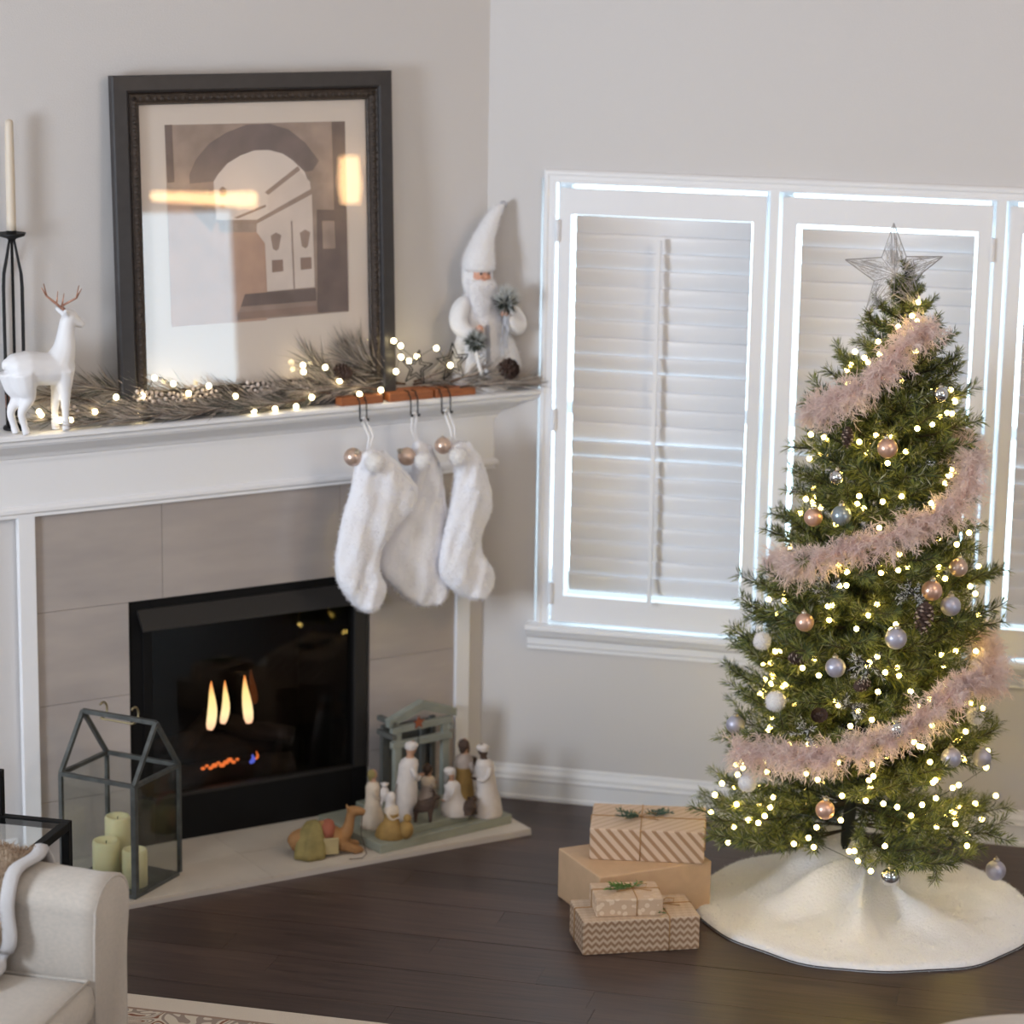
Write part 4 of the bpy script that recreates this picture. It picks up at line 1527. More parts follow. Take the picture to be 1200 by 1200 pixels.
        hb_.tube([tuple(p3 + np.array([.014 * h, -s_ * .012 * h, .01 * h])), tuple(p3 + np.array([.026 * h, -s_ * .02 * h, .022 * h]))], .006 * h, 5)
        hb_.build('hand', face, o, True)
    return o


fa = figure(.533, .255, .05, .19, -.5, 'standing carved figure with olive hair holding a white lamb, leftmost on the platform', M_fc, M_fc, M_fs, 'hair', M_folive, base=.20, waist=.12, shoulder=.12)
b = MB().sphere((.036, -.012, .112), .017, 12, 8, sc=(.9, .8, 1.5)).sphere((.036, -.014, .142), .010, 10, 7)
for s_ in (-1, 1):
    b.sphere((.036 + s_ * .009, -.014, .147), .004, 6, 5, sc=(1.4, .6, .7))
    b.tube([(.036 + s_ * .008, -.016, .095), (.036 + s_ * .010, -.018, .075)], .0035, 6)
b.build('lamb', M_fw, fa, True)
fb_ = figure(.528, .366, .05, .148, -1.1, 'small kneeling carved child in ochre skirt with white head at the front left platform corner', M_fg, M_fc, M_fw, 'veil', M_fw, base=.27, waist=.14, shoulder=.15, kneel=.3)
MB().sphere((.045, .014, .03), .026, 12, 9, sc=(.9, .9, 1.15)).sphere((.05, .014, .068), .013, 10, 7).build('lamb', M_fg, fb_, True)
figure(.430, .275, .07, .25, -.15, 'tallest carved figure in a white robe and turban with bowed head before the stable', M_fw, M_fw, M_fs, 'turban', M_fw, lean=.10, base=.165, waist=.13, shoulder=.125)
figure(.318, .222, .07, .145, .0, 'seated carved mother in taupe dress with cradling arms in the stable opening', M_fk, M_fc, M_fs, 'hair', M_fb, base=.24, waist=.15, shoulder=.15, kneel=.35, arms='up')
figure(.282, .325, .07, .16, PI - .1, 'kneeling carved man with grey beard and white robe, facing the seated mother', M_fw, M_fw, M_fs, 'turban', M_fw, lean=.14, base=.25, waist=.15, shoulder=.15, kneel=.5, beard=M_fh, arms='down')
fg_ = figure(.195, .235, .05, .235, .25, 'standing carved man with brown hair and ochre robe near the right platform end', M_fg, M_fk, M_fs, 'hair', M_fb, base=.165, waist=.115, shoulder=.125, beard=M_fb)
MB().box(.03, .045, -.012, .012, .135, .165).build('gift_box', M_fb, fg_, bevel=.002)
fh_ = figure(.160, .320, .05, .24, PI + .1, 'standing carved man with dark face, white turban and robe, rightmost nativity figure', M_fw, M_fw, M_fb, 'turban', M_fw, lean=.10, base=.21, waist=.13, shoulder=.125)
fg2 = empty('nativity_goat', FP(.402, .345, .07), RZ_N - .5, 'small dark brown carved goat standing on the upper step before the tall white figure', 'figurine')
V = [(-.024, 0, .052), (.0, 0, .055), (.020, 0, .056), (.030, 0, .075), (.036, 0, .088), (.052, 0, .082)]
R = [.016, .018, .016, .010, .012, .006]
Eg = [(i, i + 1) for i in range(5)]
for (k, x) in ((0, -.026), (2, .020)):
    for s_ in (-1, 1):
        V += [(x, s_ * .010, .03), (x, s_ * .010, .004)]
        R += [.007, .0055]
        m_ = len(V)
        Eg += [(k, m_ - 2), (m_ - 2, m_ - 1)]
skin('body', V, Eg, R, M_fb, fg2, 2, root=1)
b = MB()
for s_ in (-1, 1):
    b.tube([(.034, s_ * .006, .096), (.026, s_ * .010, .106), (.016, s_ * .012, .108)], [.003, .0025, .001], 6)
    b.tube([(.032, s_ * .011, .088), (.026, s_ * .022, .086)], [.004, .0015], 6)
b.build('horns_and_ears', M_fb, fg2, True)
# little dark sheep
sh_ = empty('nativity_sheep', FP(.243, .352, .07), RZ_N + .6, 'small round dark brown carved sheep between the kneeling man and the white-turbaned man', 'figurine')
b = loft([(-.026, 0, .010, .004, .004), (-.022, 0, .012, .014, .012), (0, 0, .008, .028, .02), (0, 0, .028, .030, .024), (0, 0, .044, .022, .018), (0, 0, .052, .006, .005)], 18)
b.build('body', M_fb, sh_, True)
MB().sphere((.030, 0, .045), .012, 12, 8, sc=(1.25, .85, .9)).sphere((.022, .012, .050), .005, 8, 5).sphere((.022, -.012, .050), .005, 8, 5).build('head', M_fb, sh_, True)
MB().tube([(-.012, .012, .012), (.022, .014, .004)], .005, 6).tube([(-.012, -.012, .012), (.022, -.014, .004)], .005, 6).build('folded_legs', M_fb, sh_, True)

# camel lying left of the platform
ca = empty('nativity_camel', FP(.735, .315, .02), RZ_N - .25, 'lying carved camel with ochre body, red saddle and olive cloth beside the platform', 'figurine')
db = MB()
M_camel = mat('carved_camel_ochre', rgb(158, 114, 70), .75, var=.25, vscale=25)
path([(-.105, 0, .030), (-.085, 0, .040), (-.04, 0, .048), (.01, 0, .048), (.045, 0, .044), (.062, 0, .050)], [.018, .036, .042, .042, .036, .022])
path([(.045, 0, .045), (.070, 0, .060), (.080, 0, .090), (.084, 0, .118)], [.032, .021, .0155, .014])
path([(.076, 0, .122), (.090, 0, .126), (.110, 0, .124), (.128, 0, .117)], [.013, .017, .0145, .0105])
path([(-.01, 0, .06), (-.008, 0, .085), (-.006, 0, .102)], [.035, .024, .010])
for s_ in (-1, 1):
    path([(.045, .024 * s_, .030), (.085, .030 * s_, .016), (.112, .028 * s_, .010), (.085, .034 * s_, .008)], [.020, .013, .010, .009], 10)
    path([(-.075, .026 * s_, .030), (-.055, .042 * s_, .018), (-.015, .046 * s_, .010)], [.026, .016, .010], 10)
    path([(.078, .010 * s_, .130), (.074, .017 * s_, .146)], [.006, .003], 8)
fused(db, 'body', M_camel, ca, .0035, 5)
cl = loft([(-.050, -.034, .003, .050, .042), (-.048, -.032, .02, .050, .042), (-.044, -.022, .05, .046, .042), (-.038, -.008, .080, .036, .038), (-.032, 0, .098, .024, .028), (-.028, 0, .106, .008, .010)], 26, wob=.07, lobes=6)
cl.build('draped_cloth', M_folive, ca, True)
loft([(.008, 0, .060, .026, .045), (.008, 0, .082, .027, .040), (.010, 0, .094, .022, .030), (.014, 0, .100, .016, .020), (.014, 0, .106, .006, .008)], 20).build('saddle', mat('carved_red_blanket', rgb(150, 84, 62), .8), ca, True)
for s_ in (-1, 1):
    MB().box(-.012, .036, s_ * .048 - .004, s_ * .048 + .004, .010, .062).build('saddle_bag', MATS.get('carved_straw_bag') or mat('carved_straw_bag', rgb(172, 154, 112), .85), ca, bevel=.003)
MB().tube([(.118, -.008, .112), (.11, -.03, .06), (.12, -.06, .006), (.10, -.085, .003), (.06, -.085, .003)], .0013, 5).build('rein', M_fb, ca)

# ================================================================== GIFT BOXES
def wrap_mat(name, base, ink, kind):
    m, N, L, P = nt(name)
    P.inputs['Roughness'].default_value = .55
    tc = N.new('ShaderNodeTexCoord')
    sp = N.new('ShaderNodeSeparateXYZ')
    L.new(tc.outputs['Object'], sp.inputs[0])

    def math_(op, a, b_=None):
        k = N.new('ShaderNodeMath')
        k.operation = op
        for i, q in enumerate((a, b_)):
            if q is None:
                continue
            if isinstance(q, (int, float)):
                k.inputs[i].default_value = q
            else:
                L.new(q, k.inputs[i])
        return k.outputs[0]
    x, y_, z = sp.outputs
    if kind == 'stripe':
        v = math_('ADD', math_('MULTIPLY', x, 30), math_('MULTIPLY', math_('ADD', z, math_('MULTIPLY', y_, -1)), 27))
        fac = math_('LESS_THAN', math_('FRACT', v), .42)
    elif kind == 'chevron':
        tri = math_('PINGPONG', math_('ADD', x, y_), .011)
        v = math_('MULTIPLY', math_('ADD', math_('ADD', z, y_), math_('MULTIPLY', tri, 1.0)), 50)
        fac = math_('LESS_THAN', math_('FRACT', v), .5)
    else:
        ck = N.new('ShaderNodeTexVoronoi')
        ck.inputs['Scale'].default_value = 55
        L.new(tc.outputs['Object'], ck.inputs[0])
        fac = math_('LESS_THAN', ck.outputs[0], .42)
    top = N.new('ShaderNodeNewGeometry')
    sn = N.new('ShaderNodeSeparateXYZ')
    L.new(tc.outputs['Normal'], sn.inputs[0])
    side = math_('LESS_THAN', sn.outputs[2], .5)
    fac = math_('MULTIPLY', fac, math_('ADD', math_('MULTIPLY', side, .6), .25))
    mx = N.new('ShaderNodeMix')
    mx.data_type = 'RGBA'
    mx.inputs[6].default_value = base
    mx.inputs[7].default_value = ink
    L.new(fac, mx.inputs[0])
    L.new(mx.outputs[2], P.inputs['Base Color'])
    return m


M_kraft = mat('plain_kraft_paper', rgb(198, 164, 130), .6, var=.06, vscale=30)
M_stripe = wrap_mat('striped_kraft_paper', rgb(204, 178, 154), rgb(150, 112, 78), 'stripe')
M_chev = wrap_mat('chevron_kraft_paper', rgb(196, 172, 148), rgb(140, 106, 78), 'chevron')
M_fleck = wrap_mat('flecked_kraft_paper', rgb(200, 170, 142), rgb(226, 204, 178), 'fleck')
M_twine = mat('jute_twine', rgb(172, 132, 88), .9)
M_leaf = mat('blue_green_fir', rgb(70, 92, 74), .7, var=.3, vscale=40)
M_leaf2 = mat('fresh_green_fir', rgb(98, 128, 62), .7, var=.3, vscale=40)


def gift(cx, cy, z, ang, w, d, h, mt, label, twine=True, knot=(0, 0), sprig=None, sm=None, vx=0.0):
    o = empty('gift_box', (cx, cy, z), ang, label, 'gift', 'wrapped gift boxes by the tree')
    bx = MB().box(-w / 2, w / 2, -d / 2, d / 2, 0, h).build('wrapped_box', mt, o, bevel=.004)
    # folded paper edge at the right end
    MB().prism([(-d / 2 + .004, h - .004), (d / 2 - .004, h - .004), (0.02, h * .45), (-.02, h * .45)], w / 2 - .0002, w / 2 + .0012, 'yz').build('end_fold', mt, o)
    if twine:
        e = .0012
        b = MB()
        ky = knot[1]
        b.tube([(-w / 2 - e, ky, .002), (-w / 2 - e, ky, h), (-w / 2 + .002, ky, h + e), (w / 2 - .002, ky, h + e), (w / 2 + e, ky, h), (w / 2 + e, ky, .002)], .0016, 6)
        kx = knot[0]
        b.tube([(kx, -d / 2 - e, .002), (kx, -d / 2 - e, h), (kx, -d / 2 + .002, h + e), (kx, d / 2 - .002, h + e), (kx, d / 2 + e, h), (kx, d / 2 + e, .002)], .0016, 6)
        b.build('twine', M_twine, o, True)
        b = MB()
        for s_ in (-1, 1):
            b.tube([(kx, ky, h + .003), (kx + s_ * .02, ky + .014, h + .012), (kx + s_ * .042, ky + .01, h + .010), (kx + s_ * .036, ky - .006, h + .005), (kx + s_ * .012, ky - .002, h + .003)], .0015, 5)
            b.tube([(kx, ky, h + .003), (kx + s_ * .028, ky - .02, h + .004), (kx + s_ * .05, ky - .026, h + .003)], .0014, 5)
        b.build('bow', M_twine, o, True)
    if sprig:
        b = MB()
        for (dx, dy, ln, an) in sprig:
            p0 = np.array([knot[0] + dx, knot[1] + dy, h + .006])
            dv = np.array([math.cos(an), math.sin(an), .12])
            b.tube([tuple(p0), tuple(p0 + dv * ln)], .0016, 5)
            n_ = int(ln * 900)
            t = nrs.rand(n_)
            bs = p0 + dv * ln * t[:, None]
            dd = dv * .8 + nrs.normal(size=(n_, 3)) * np.array([.8, .8, .35])
            dd[:, 2] = np.abs(dd[:, 2])
            dd /= np.linalg.norm(dd, axis=1)[:, None]
            b.needles(bs, dd, .020 * nrs.uniform(.7, 1.1, n_), .0035)
        b.build('fir_sprig', sm, o)
    return o


a25 = math.atan2(.142, .305)
gift(.752, -1.140, 0, a25, .336, .178, .1, M_chev, 'chevron-patterned kraft gift on the floor at the front of the pile', knot=(.08, .02), sprig=[(-.01, -.05, .05, -1.9), (-.03, -.03, .05, -2.6)], sm=M_leaf2)
gift(.690, -.842, 0, math.atan2(.23, .284), .366, .27, .15, M_kraft, 'plain kraft paper gift, biggest box of the pile, under the striped gift', twine=False)
gift(.717, -.782, .15, math.atan2(.055, .33), .334, .232, .096, M_stripe, 'diagonally striped kraft gift with blue-green fir sprig, on top of the pile', knot=(-.02, .0), sprig=[(-.01, 0, .06, 2.9), (-.01, -.01, .06, -2.7), (.01, .01, .06, .5), (.03, .012, .05, .1), (-.02, 0, .05, -1.9)], sm=M_leaf)
gift(.728, -1.148, .1, math.atan2(.067, .177), .190, .138, .052, M_fleck, 'smallest flecked kraft gift with green sprig, lying on the chevron gift', knot=(.02, .012), sprig=[(0, 0, .06, 3.3), (-.01, 0, .05, 2.9), (-.02, -.01, .06, 3.6), (.0, 0, .03, .8)], sm=M_leaf2)

# ================================================================== CHRISTMAS TREE
TB = Vector((1.284, -.66, .143))
TT = Vector((1.384, -.66, 1.824))


def axis(z):
    t = (z - TB.z) / (TT.z - TB.z)
    return TB.x + (TT.x - TB.x) * t, TB.y


ZT = [.10, .20, .25, .30, .40, .59, .77, .93, 1.09, 1.30, 1.51, 1.65, 1.78, 1.91]
RT = [.30, .37, .40, .42, .39, .365, .345, .32, .27, .235, .20, .150, .078, .03]


def rad_at(z):
    return float(np.interp(z, ZT, RT))


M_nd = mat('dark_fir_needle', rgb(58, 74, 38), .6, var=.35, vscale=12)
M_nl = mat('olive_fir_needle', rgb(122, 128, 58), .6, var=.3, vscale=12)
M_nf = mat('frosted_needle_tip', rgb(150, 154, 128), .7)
M_stem = mat('brown_green_stem', rgb(58, 50, 36), .9)
M_bark = mat('dark_green_pole', rgb(34, 38, 30), .8)
tree = empty('christmas_tree', (TB.x, TB.y, 0), 0, 'slim lit artificial Christmas tree before the shuttered windows', 'tree')


def tl(p):
    return (p[0] - TB.x, p[1] - TB.y, p[2])


x0_, y0_ = axis(.03)
x1_, y1_ = axis(1.86)
MB().tube([tl((x0_, y0_, .03)), tl((x1_, y1_, 1.88))], [.020, .008], 10).build('trunk', M_bark, tree, True)
b = MB()
for k in range(4):
    a = k * PI / 2 + .6
    b.tube([(-.01, 0, .10), (-.01 + math.cos(a) * .09, math.sin(a) * .09, .05), (-.01 + math.cos(a) * .2, math.sin(a) * .2, .012)], .010, 6)
b.build('stand', M_bark, tree, True)


def branch_mesh(L_, seed, twigs, nlen, dens):
    rs = np.random.RandomState(seed)
    b = MB()
    main = [np.array([0, 0, 0.0]), np.array([L_ * .35, 0, L_ * .03]), np.array([L_ * .7, 0, L_ * .10]), np.array([L_, 0, L_ * .22])]
    sp = spline(main, 4)
    b.tube([tuple(p) for p in sp], [.004 * (1 - .7 * i / (len(sp) - 1)) for i in range(len(sp))], 5, 3)
    lines = [(sp[int(len(sp) * .3):], 1.0)]
    for k in range(twigs):
        t = .22 + .70 * k / max(1, twigs - 1)
        i = int(t * (len(sp) - 1))
        p = sp[i]
        side = (1 if k % 2 else -1)
        ln = (.36 - .18 * t) * L_ * rs.uniform(.8, 1.2) + .02
        an = side * rs.uniform(.55, .95)
        d = np.array([math.cos(an), math.sin(an), rs.uniform(.0, .5)])
        d /= np.linalg.norm(d)
        q = p + d * ln + np.array([0, 0, ln * .12])
        b.tube([tuple(p), tuple((p + q) / 2 + np.array([0, 0, -.003])), tuple(q)], [.0022, .0018, .001], 4, 3)
        lines.append(([p, (p + q) / 2, q], 1.0))
    for pts, w in lines:
        pts = np.array(pts)
        seg = np.diff(pts, axis=0)
        sl = np.linalg.norm(seg, axis=1)
        n = int(sl.sum() * dens) + 4
        cum = np.concatenate([[0], np.cumsum(sl)])
        tt = np.sort(rs.rand(n)) * cum[-1]
        ii = np.clip(np.searchsorted(cum, tt) - 1, 0, len(sl) - 1)
        base = pts[ii] + seg[ii] * ((tt - cum[ii]) / sl[ii])[:, None]
        dr_ = seg[ii] / sl[ii][:, None]
        rv = rs.normal(size=(n, 3))
        rv -= (rv * dr_).sum(1)[:, None] * dr_
        rv /= np.linalg.norm(rv, axis=1)[:, None]
        d = dr_ * rs.uniform(.5, 1.0, n)[:, None] + rv * rs.uniform(.6, 1.0, n)[:, None]
        d /= np.linalg.norm(d, axis=1)[:, None]
        rel = tt / cum[-1]
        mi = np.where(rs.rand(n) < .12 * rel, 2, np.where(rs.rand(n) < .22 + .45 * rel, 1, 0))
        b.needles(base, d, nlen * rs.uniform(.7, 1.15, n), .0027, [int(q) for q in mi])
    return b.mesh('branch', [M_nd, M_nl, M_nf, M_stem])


protos = {'l': [branch_mesh(.42, 1, 10, .036, 900), branch_mesh(.42, 2, 11, .036, 900)], 'm': [branch_mesh(.30, 3, 8, .035, 950), branch_mesh(.30, 4, 9, .035, 950)],
          's': [branch_mesh(.19, 5, 6, .033, 1000), branch_mesh(.19, 6, 5, .033, 1000)], 't': [branch_mesh(.11, 7, 4, .028, 1000)]}
PL = {'l': .42, 'm': .30, 's': .19, 't': .11}
br = random.Random(21)
z = .30
tips = []
k0 = 0
while z < 1.83:
    R_ = rad_at(z) * 1.0
    key = 'l' if R_ > .35 else 'm' if R_ > .24 else 's' if R_ > .13 else 't'
    cnt = 11 if R_ > .3 else 10 if R_ > .2 else 8 if R_ > .12 else 6
    for j in range(cnt):
        an = 2 * PI * (j + k0 * .37) / cnt + br.uniform(-.18, .18)
        ax, ay = axis(z)
        s = R_ * br.uniform(.86, 1.10) / PL[key]
        if z < .42 and math.radians(-118) < ((an + PI) % (2 * PI) - PI) < math.radians(-84):
            continue
        elev = br.uniform(.10, .34) - (.25 if z < .42 else 0)
        if z > 1.6:
            elev += .35 * (z - 1.6) / .3
        o = child('branch', protos[key][br.randrange(len(protos[key]))], tree, tl((ax, ay, z - .02 + br.uniform(-.012, .012) - R_ * .10)), (br.uniform(-.4, .4), -elev + .10, an), (s, s, s))
    z += .066 if R_ > .3 else .06 if R_ > .2 else .052
    k0 += 1
# the top leader
for j in range(5):
    ax, ay = axis(1.82)
    o = child('branch', protos['t'][0], tree, tl((ax, ay, 1.765 + .012 * (j % 4))), (0, -.80 - .12 * (j % 3), j * 2.4), (.62, .62, .62))
for j in range(2):
    ax, ay = axis(1.84)
    child('branch', protos['t'][0], tree, tl((ax, ay, 1.79)), (0, -1.38, j * 2.0 + .4), (.85, .85, .85))

# light string: small warm bulbs clipped along the branches
M_led = emit('tree_led_glow', (1.0, .71, .19, 1), 40)
ls = empty('tree_light_string', (TB.x, TB.y, 0), 0, 'string of warm white LED bulbs wound through the Christmas tree branches', 'string lights')
bm2 = MB().sphere((0, 0, 0), .0072, 8, 6).mesh('led_bulb', M_led, True)
lr = random.Random(5)
pts_ = []
NB = 298
turns = 11
for i in range(NB):
    t = (i + .5) / NB
    # even density over the cone's surface
    zz = .22 + 1.70 * (1 - math.sqrt(max(0, 1 - t))) if False else .22 + 1.62 * (1 - (1 - t) ** .62)
    R_ = rad_at(zz) * lr.uniform(.72, 1.03)
    an = 2 * PI * turns * t + lr.uniform(-.45, .45)
    # the string is looped more densely on the room side
    an = an - .38 * math.sin(an + PI / 2 - .15)
    ax, ay = axis(zz)
    p = tl((ax + R_ * math.cos(an), ay + R_ * math.sin(an), zz + lr.uniform(-.05, .05)))
    pts_.append(p)
    child('led_bulb', bm2, ls, p)
order = pts_
MB().tube([tuple(np.array(q) * np.array([.985, .985, 1]) + np.array([0, 0, -.006])) for q in order], .0011, 3).build('wire', mat('dark_green_wire', rgb(36, 48, 34), .6), ls)

# ---- feather boa wound around the tree
M_feather = translucent('blush_feather', rgb(244, 230, 225), rgb(236, 218, 214), .5, 12)
M_fcore = mat('blush_feather_core', rgb(214, 184, 178), .95)
front = [[1.472, -0.8, 1.752], [1.422, -0.84, 1.713], [1.364, -0.874, 1.651], [1.298, -0.882, 1.577], [1.226, -0.859, 1.533], [1.161, -0.806, 1.501]]
front2 = [[1.598, -0.783, 1.362], [1.577, -0.831, 1.273], [1.493, -0.911, 1.219], [1.394, -0.95, 1.182], [1.279, -0.952, 1.133], [1.156, -0.909, 1.078]]
front3 = [[1.694, -0.789, 0.774], [1.611, -0.928, 0.763], [1.527, -0.999, 0.695], [1.441, -1.041, 0.64], [1.316, -1.065, 0.592], [1.172, -1.046, 0.558], [0.99, -0.927, 0.53]]


def behind(p, q, n):
    """around the back of the tree from p (left) to q (right)"""
    out = []
    a0 = math.atan2(p[1] - axis(p[2])[1], p[0] - axis(p[2])[0])
    a1 = math.atan2(q[1] - axis(q[2])[1], q[0] - axis(q[2])[0])
    while a0 < 0:
        a0 += 2 * PI
    while a1 < 0:
        a1 += 2 * PI
    if a1 > a0:
        a1 -= 2 * PI
    for i in range(1, n):
        t = i / n
        z_ = p[2] + (q[2] - p[2]) * t
        a = a0 + (a1 - a0) * t
        if abs(a1 - a0) > 2 * PI - .1:
            pass
        r_b = rad_at(z_) * .93
        ax, ay = axis(z_)
        out.append([ax + r_b * math.cos(a), ay + r_b * math.sin(a), z_])
    return out


ctrl = front + behind(front[-1], front2[0], 6) + front2 + behind(front2[-1], front3[0], 6) + front3
path = np.array(spline(ctrl, 10))
boa = empty('feather_boa', (TB.x, TB.y, 0), 0, 'fluffy blush pink feather boa wound in three sweeps around the tree', 'feather boa')
path = path - np.array([TB.x, TB.y, 0])
MB().tube([tuple(p) for p in path], [.007] * len(path), 8).build('core', M_fcore, boa, True)
seg = np.diff(path, axis=0)
sl = np.linalg.norm(seg, axis=1)
cum = np.concatenate([[0], np.cumsum(sl)])
NF = 3000
tt = nrs.rand(NF) * cum[-1]
ii = np.clip(np.searchsorted(cum, tt) - 1, 0, len(sl) - 1)
cen = path[ii] + seg[ii] * ((tt - cum[ii]) / sl[ii])[:, None]
tan = seg[ii] / sl[ii][:, None]
rv = nrs.normal(size=(NF, 3))
rv -= (rv * tan).sum(1)[:, None] * tan
rv /= np.linalg.norm(rv, axis=1)[:, None]
fd = rv + tan * nrs.uniform(-.9, .9, NF)[:, None]
fd /= np.linalg.norm(fd, axis=1)[:, None]
flen = .057 * nrs.uniform(.55, 1.2, NF) * (1 + .16 * np.sin(tt * 23) + .10 * np.sin(tt * 61 + 1))
fb2 = MB()
NBARB = 22
for s_ in range(NBARB):
    t = (s_ + nrs.rand(NF)) / NBARB
    base = cen + fd * (flen * t)[:, None]
    base[:, 2] -= (t ** 2) * .012
    d0 = fd * .7 + nrs.normal(size=(NF, 3)) * .55
    d0 /= np.linalg.norm(d0, axis=1)[:, None]
    d1 = d0 + np.array([0, 0, -.45]) + nrs.normal(size=(NF, 3)) * .35
    d1 /= np.linalg.norm(d1, axis=1)[:, None]
    fb2.strands(base, d0, d1, .030 * nrs.uniform(.6, 1.2, NF), .0024)
tag(fb2.build('feathers', M_feather, boa), kind='stuff')

# ---- star topper
star = empty('star_topper', (1.352, -.70, 1.873), yaw * -1 * -1, 'silver glitter wire star topper on the tree top', 'star')
star.rotation_euler = (0, -.03, .23)
M_glit = mat('silver_glitter_wire', rgb(176, 172, 172), .35, metal=.6)
b = MB()
R1, R2 = .142, .058
outer = []
for i in range(10):
    a = PI / 2 + i * PI / 5 + .02
    q = R1 if i % 2 == 0 else R2
    outer.append(np.array([q * math.cos(a), 0, q * math.sin(a)]))
fr_c = np.array([0, -.022, 0])
bk_c = np.array([0, .022, 0])
for i in range(10):
    p, q = outer[i], outer[(i + 1) % 10]
    b.tube([tuple(p), tuple(q)], .0016, 5)
    b.tube([tuple(p), tuple(fr_c)], .0010, 4)
b.build('star_frame', M_glit, star)
b = MB()
for i in range(10):
    p, q = outer[i], outer[(i + 1) % 10]
    for c in (fr_c, bk_c):
        for k in range(16):
            w = nrs.dirichlet((1, 1, 1), 2)
            a_ = w[0] @ np.array([p, q, c])
            c_2 = w[1] @ np.array([p, q, c])
            b.tube([tuple(a_), tuple(c_2)], .0006, 3)
b.tube([(.01 * math.cos(k * .8) + .012, .01 * math.sin(k * .8), -.125 + k * .0035) for k in range(26)], .0012, 5)
tag(b.build('wire_mesh', M_glit, star), kind='stuff')

# ---- baubles
def glitter(name, col):
    m, N, L, P = nt(name)
    tc = N.new('ShaderNodeTexCoord')
    vo = N.new('ShaderNodeTexVoronoi')
    vo.inputs['Scale'].default_value = 480
    L.new(tc.outputs['Object'], vo.inputs[0])
    bp = N.new('ShaderNodeBump')
    bp.inputs['Strength'].default_value = .9
    bp.inputs['Distance'].default_value = .002
    L.new(vo.outputs[1], bp.inputs['Height'])
    L.new(bp.outputs[0], P.inputs['Normal'])
    P.inputs['Base Color'].default_value = col
    P.inputs['Metallic'].default_value = .55
    P.inputs['Roughness'].default_value = .38
    return m


M_gl = glitter('silver_blue_glitter', rgb(186, 184, 200))
M_mir = mat('mirror_silver', rgb(214, 216, 218), .06, metal=1.0)
M_pearl = mat('blue_grey_pearl', rgb(150, 160, 166), .3, metal=.6)
ORN = [
    ('rose_gold_bauble', M_rose2, [1.378, -0.907, 1.419], .0281, 'rose gold bauble high on the tree between the top two feather sweeps', 'rose gold baubles on the tree'),
    ('rose_gold_bauble', M_rose2, [1.178, -0.878, 1.204], .0262, 'rose gold bauble at the left tree edge beside the blue-grey pearl one', 'rose gold baubles on the tree'),
    ('rose_gold_bauble', M_rose, [1.582, -0.827, 1.078], .0261, 'dusky rose bauble at the right tree edge below the middle feather sweep', 'rose gold baubles on the tree'),
    ('rose_gold_bauble', M_rose2, [1.519, -0.914, 1.028], .0290, 'bright rose gold bauble touching the upper silver glitter bauble', 'rose gold baubles on the tree'),
    ('rose_gold_bauble', M_rose2, [1.179, -0.976, 0.926], .0261, 'rose gold bauble on the left side below the middle feather sweep', 'rose gold baubles on the tree'),
    ('rose_gold_bauble', M_rose2, [1.27, -1.076, 0.42], .0271, 'lowest rose gold bauble, hanging before the bare trunk', 'rose gold baubles on the tree'),
    ('pearl_bauble', M_pearl, [1.261, -0.92, 1.224], .0283, 'blue-grey pearl bauble just above the middle feather sweep', None),
    ('silver_bauble', M_mir, [1.242, -0.895, 1.326], .0213, 'small mirror silver bauble above the blue-grey pearl bauble', 'mirror silver baubles'),
    ('silver_bauble', M_mir, [1.454, -1.05, 0.662], .0240, 'mirror silver bauble hanging on the lowest feather sweep', 'mirror silver baubles'),
    ('silver_bauble', M_mir, [1.453, -1.02, 0.222], .0263, 'mirror silver bauble hanging below the branches over the white skirt', 'mirror silver baubles'),
    ('silver_bauble', M_mir, [1.508, -0.832, 1.564], .0211, 'mirror silver bauble at the right edge near the tree top', 'mirror silver baubles'),
    ('glitter_bauble', M_gl, [1.571, -0.89, 0.982], .0284, 'silver glitter bauble right below the bright rose gold one', 'silver glitter baubles'),
    ('glitter_bauble', M_gl, [1.435, -0.998, 0.906], .0305, 'silver glitter bauble in the middle of the tree beside the dark hollow', 'silver glitter baubles'),
    ('glitter_bauble', M_gl, [1.276, -1.028, 0.818], .0283, 'silver glitter bauble left of the frosted twig at mid-tree', 'silver glitter baubles'),
    ('glitter_bauble', M_gl, [1.598, -0.929, 0.557], .0286, 'silver glitter bauble on the lower right below the feather boa', 'silver glitter baubles'),
    ('glitter_bauble', M_gl, [1.675, -0.814, 0.529], .0265, 'silver glitter bauble half hidden at the lower right tree edge', 'silver glitter baubles'),
    ('glitter_bauble', M_gl, [1.723, -0.666, 0.146], .0297, 'silver glitter bauble hanging from the lowest right branch tip', 'silver glitter baubles'),
    ('glitter_bauble', M_gl, [0.978, -0.869, 0.58], .0269, 'silver glitter bauble at the lower left edge above the feather boa end', 'silver glitter baubles'),
]
for nm, mt, p, r, lab, grp in ORN:
    bauble(nm, p, r, mt, lab, grp)
for p, r, lab in (([1.107, -0.982, 0.692], .0311, 'cream pompom on the left tree side above the lowest feather sweep'), ([1.035, -0.975, 0.445], .029, 'cream pompom hanging under the left end of the feather boa'),
                  ([1.652, -0.847, 0.659], .0263, 'cream pompom at the right tree edge under the feather boa'), ([1.051, -0.902, 0.842], .0275, 'cream pompom at the left tree edge before the window sill')):
    pompom(p, r, lab, 'cream pompoms on the tree')
M_conebrown2 = M_conebrown
cm2 = cone_mesh('pine_cone', .085, .026, True)
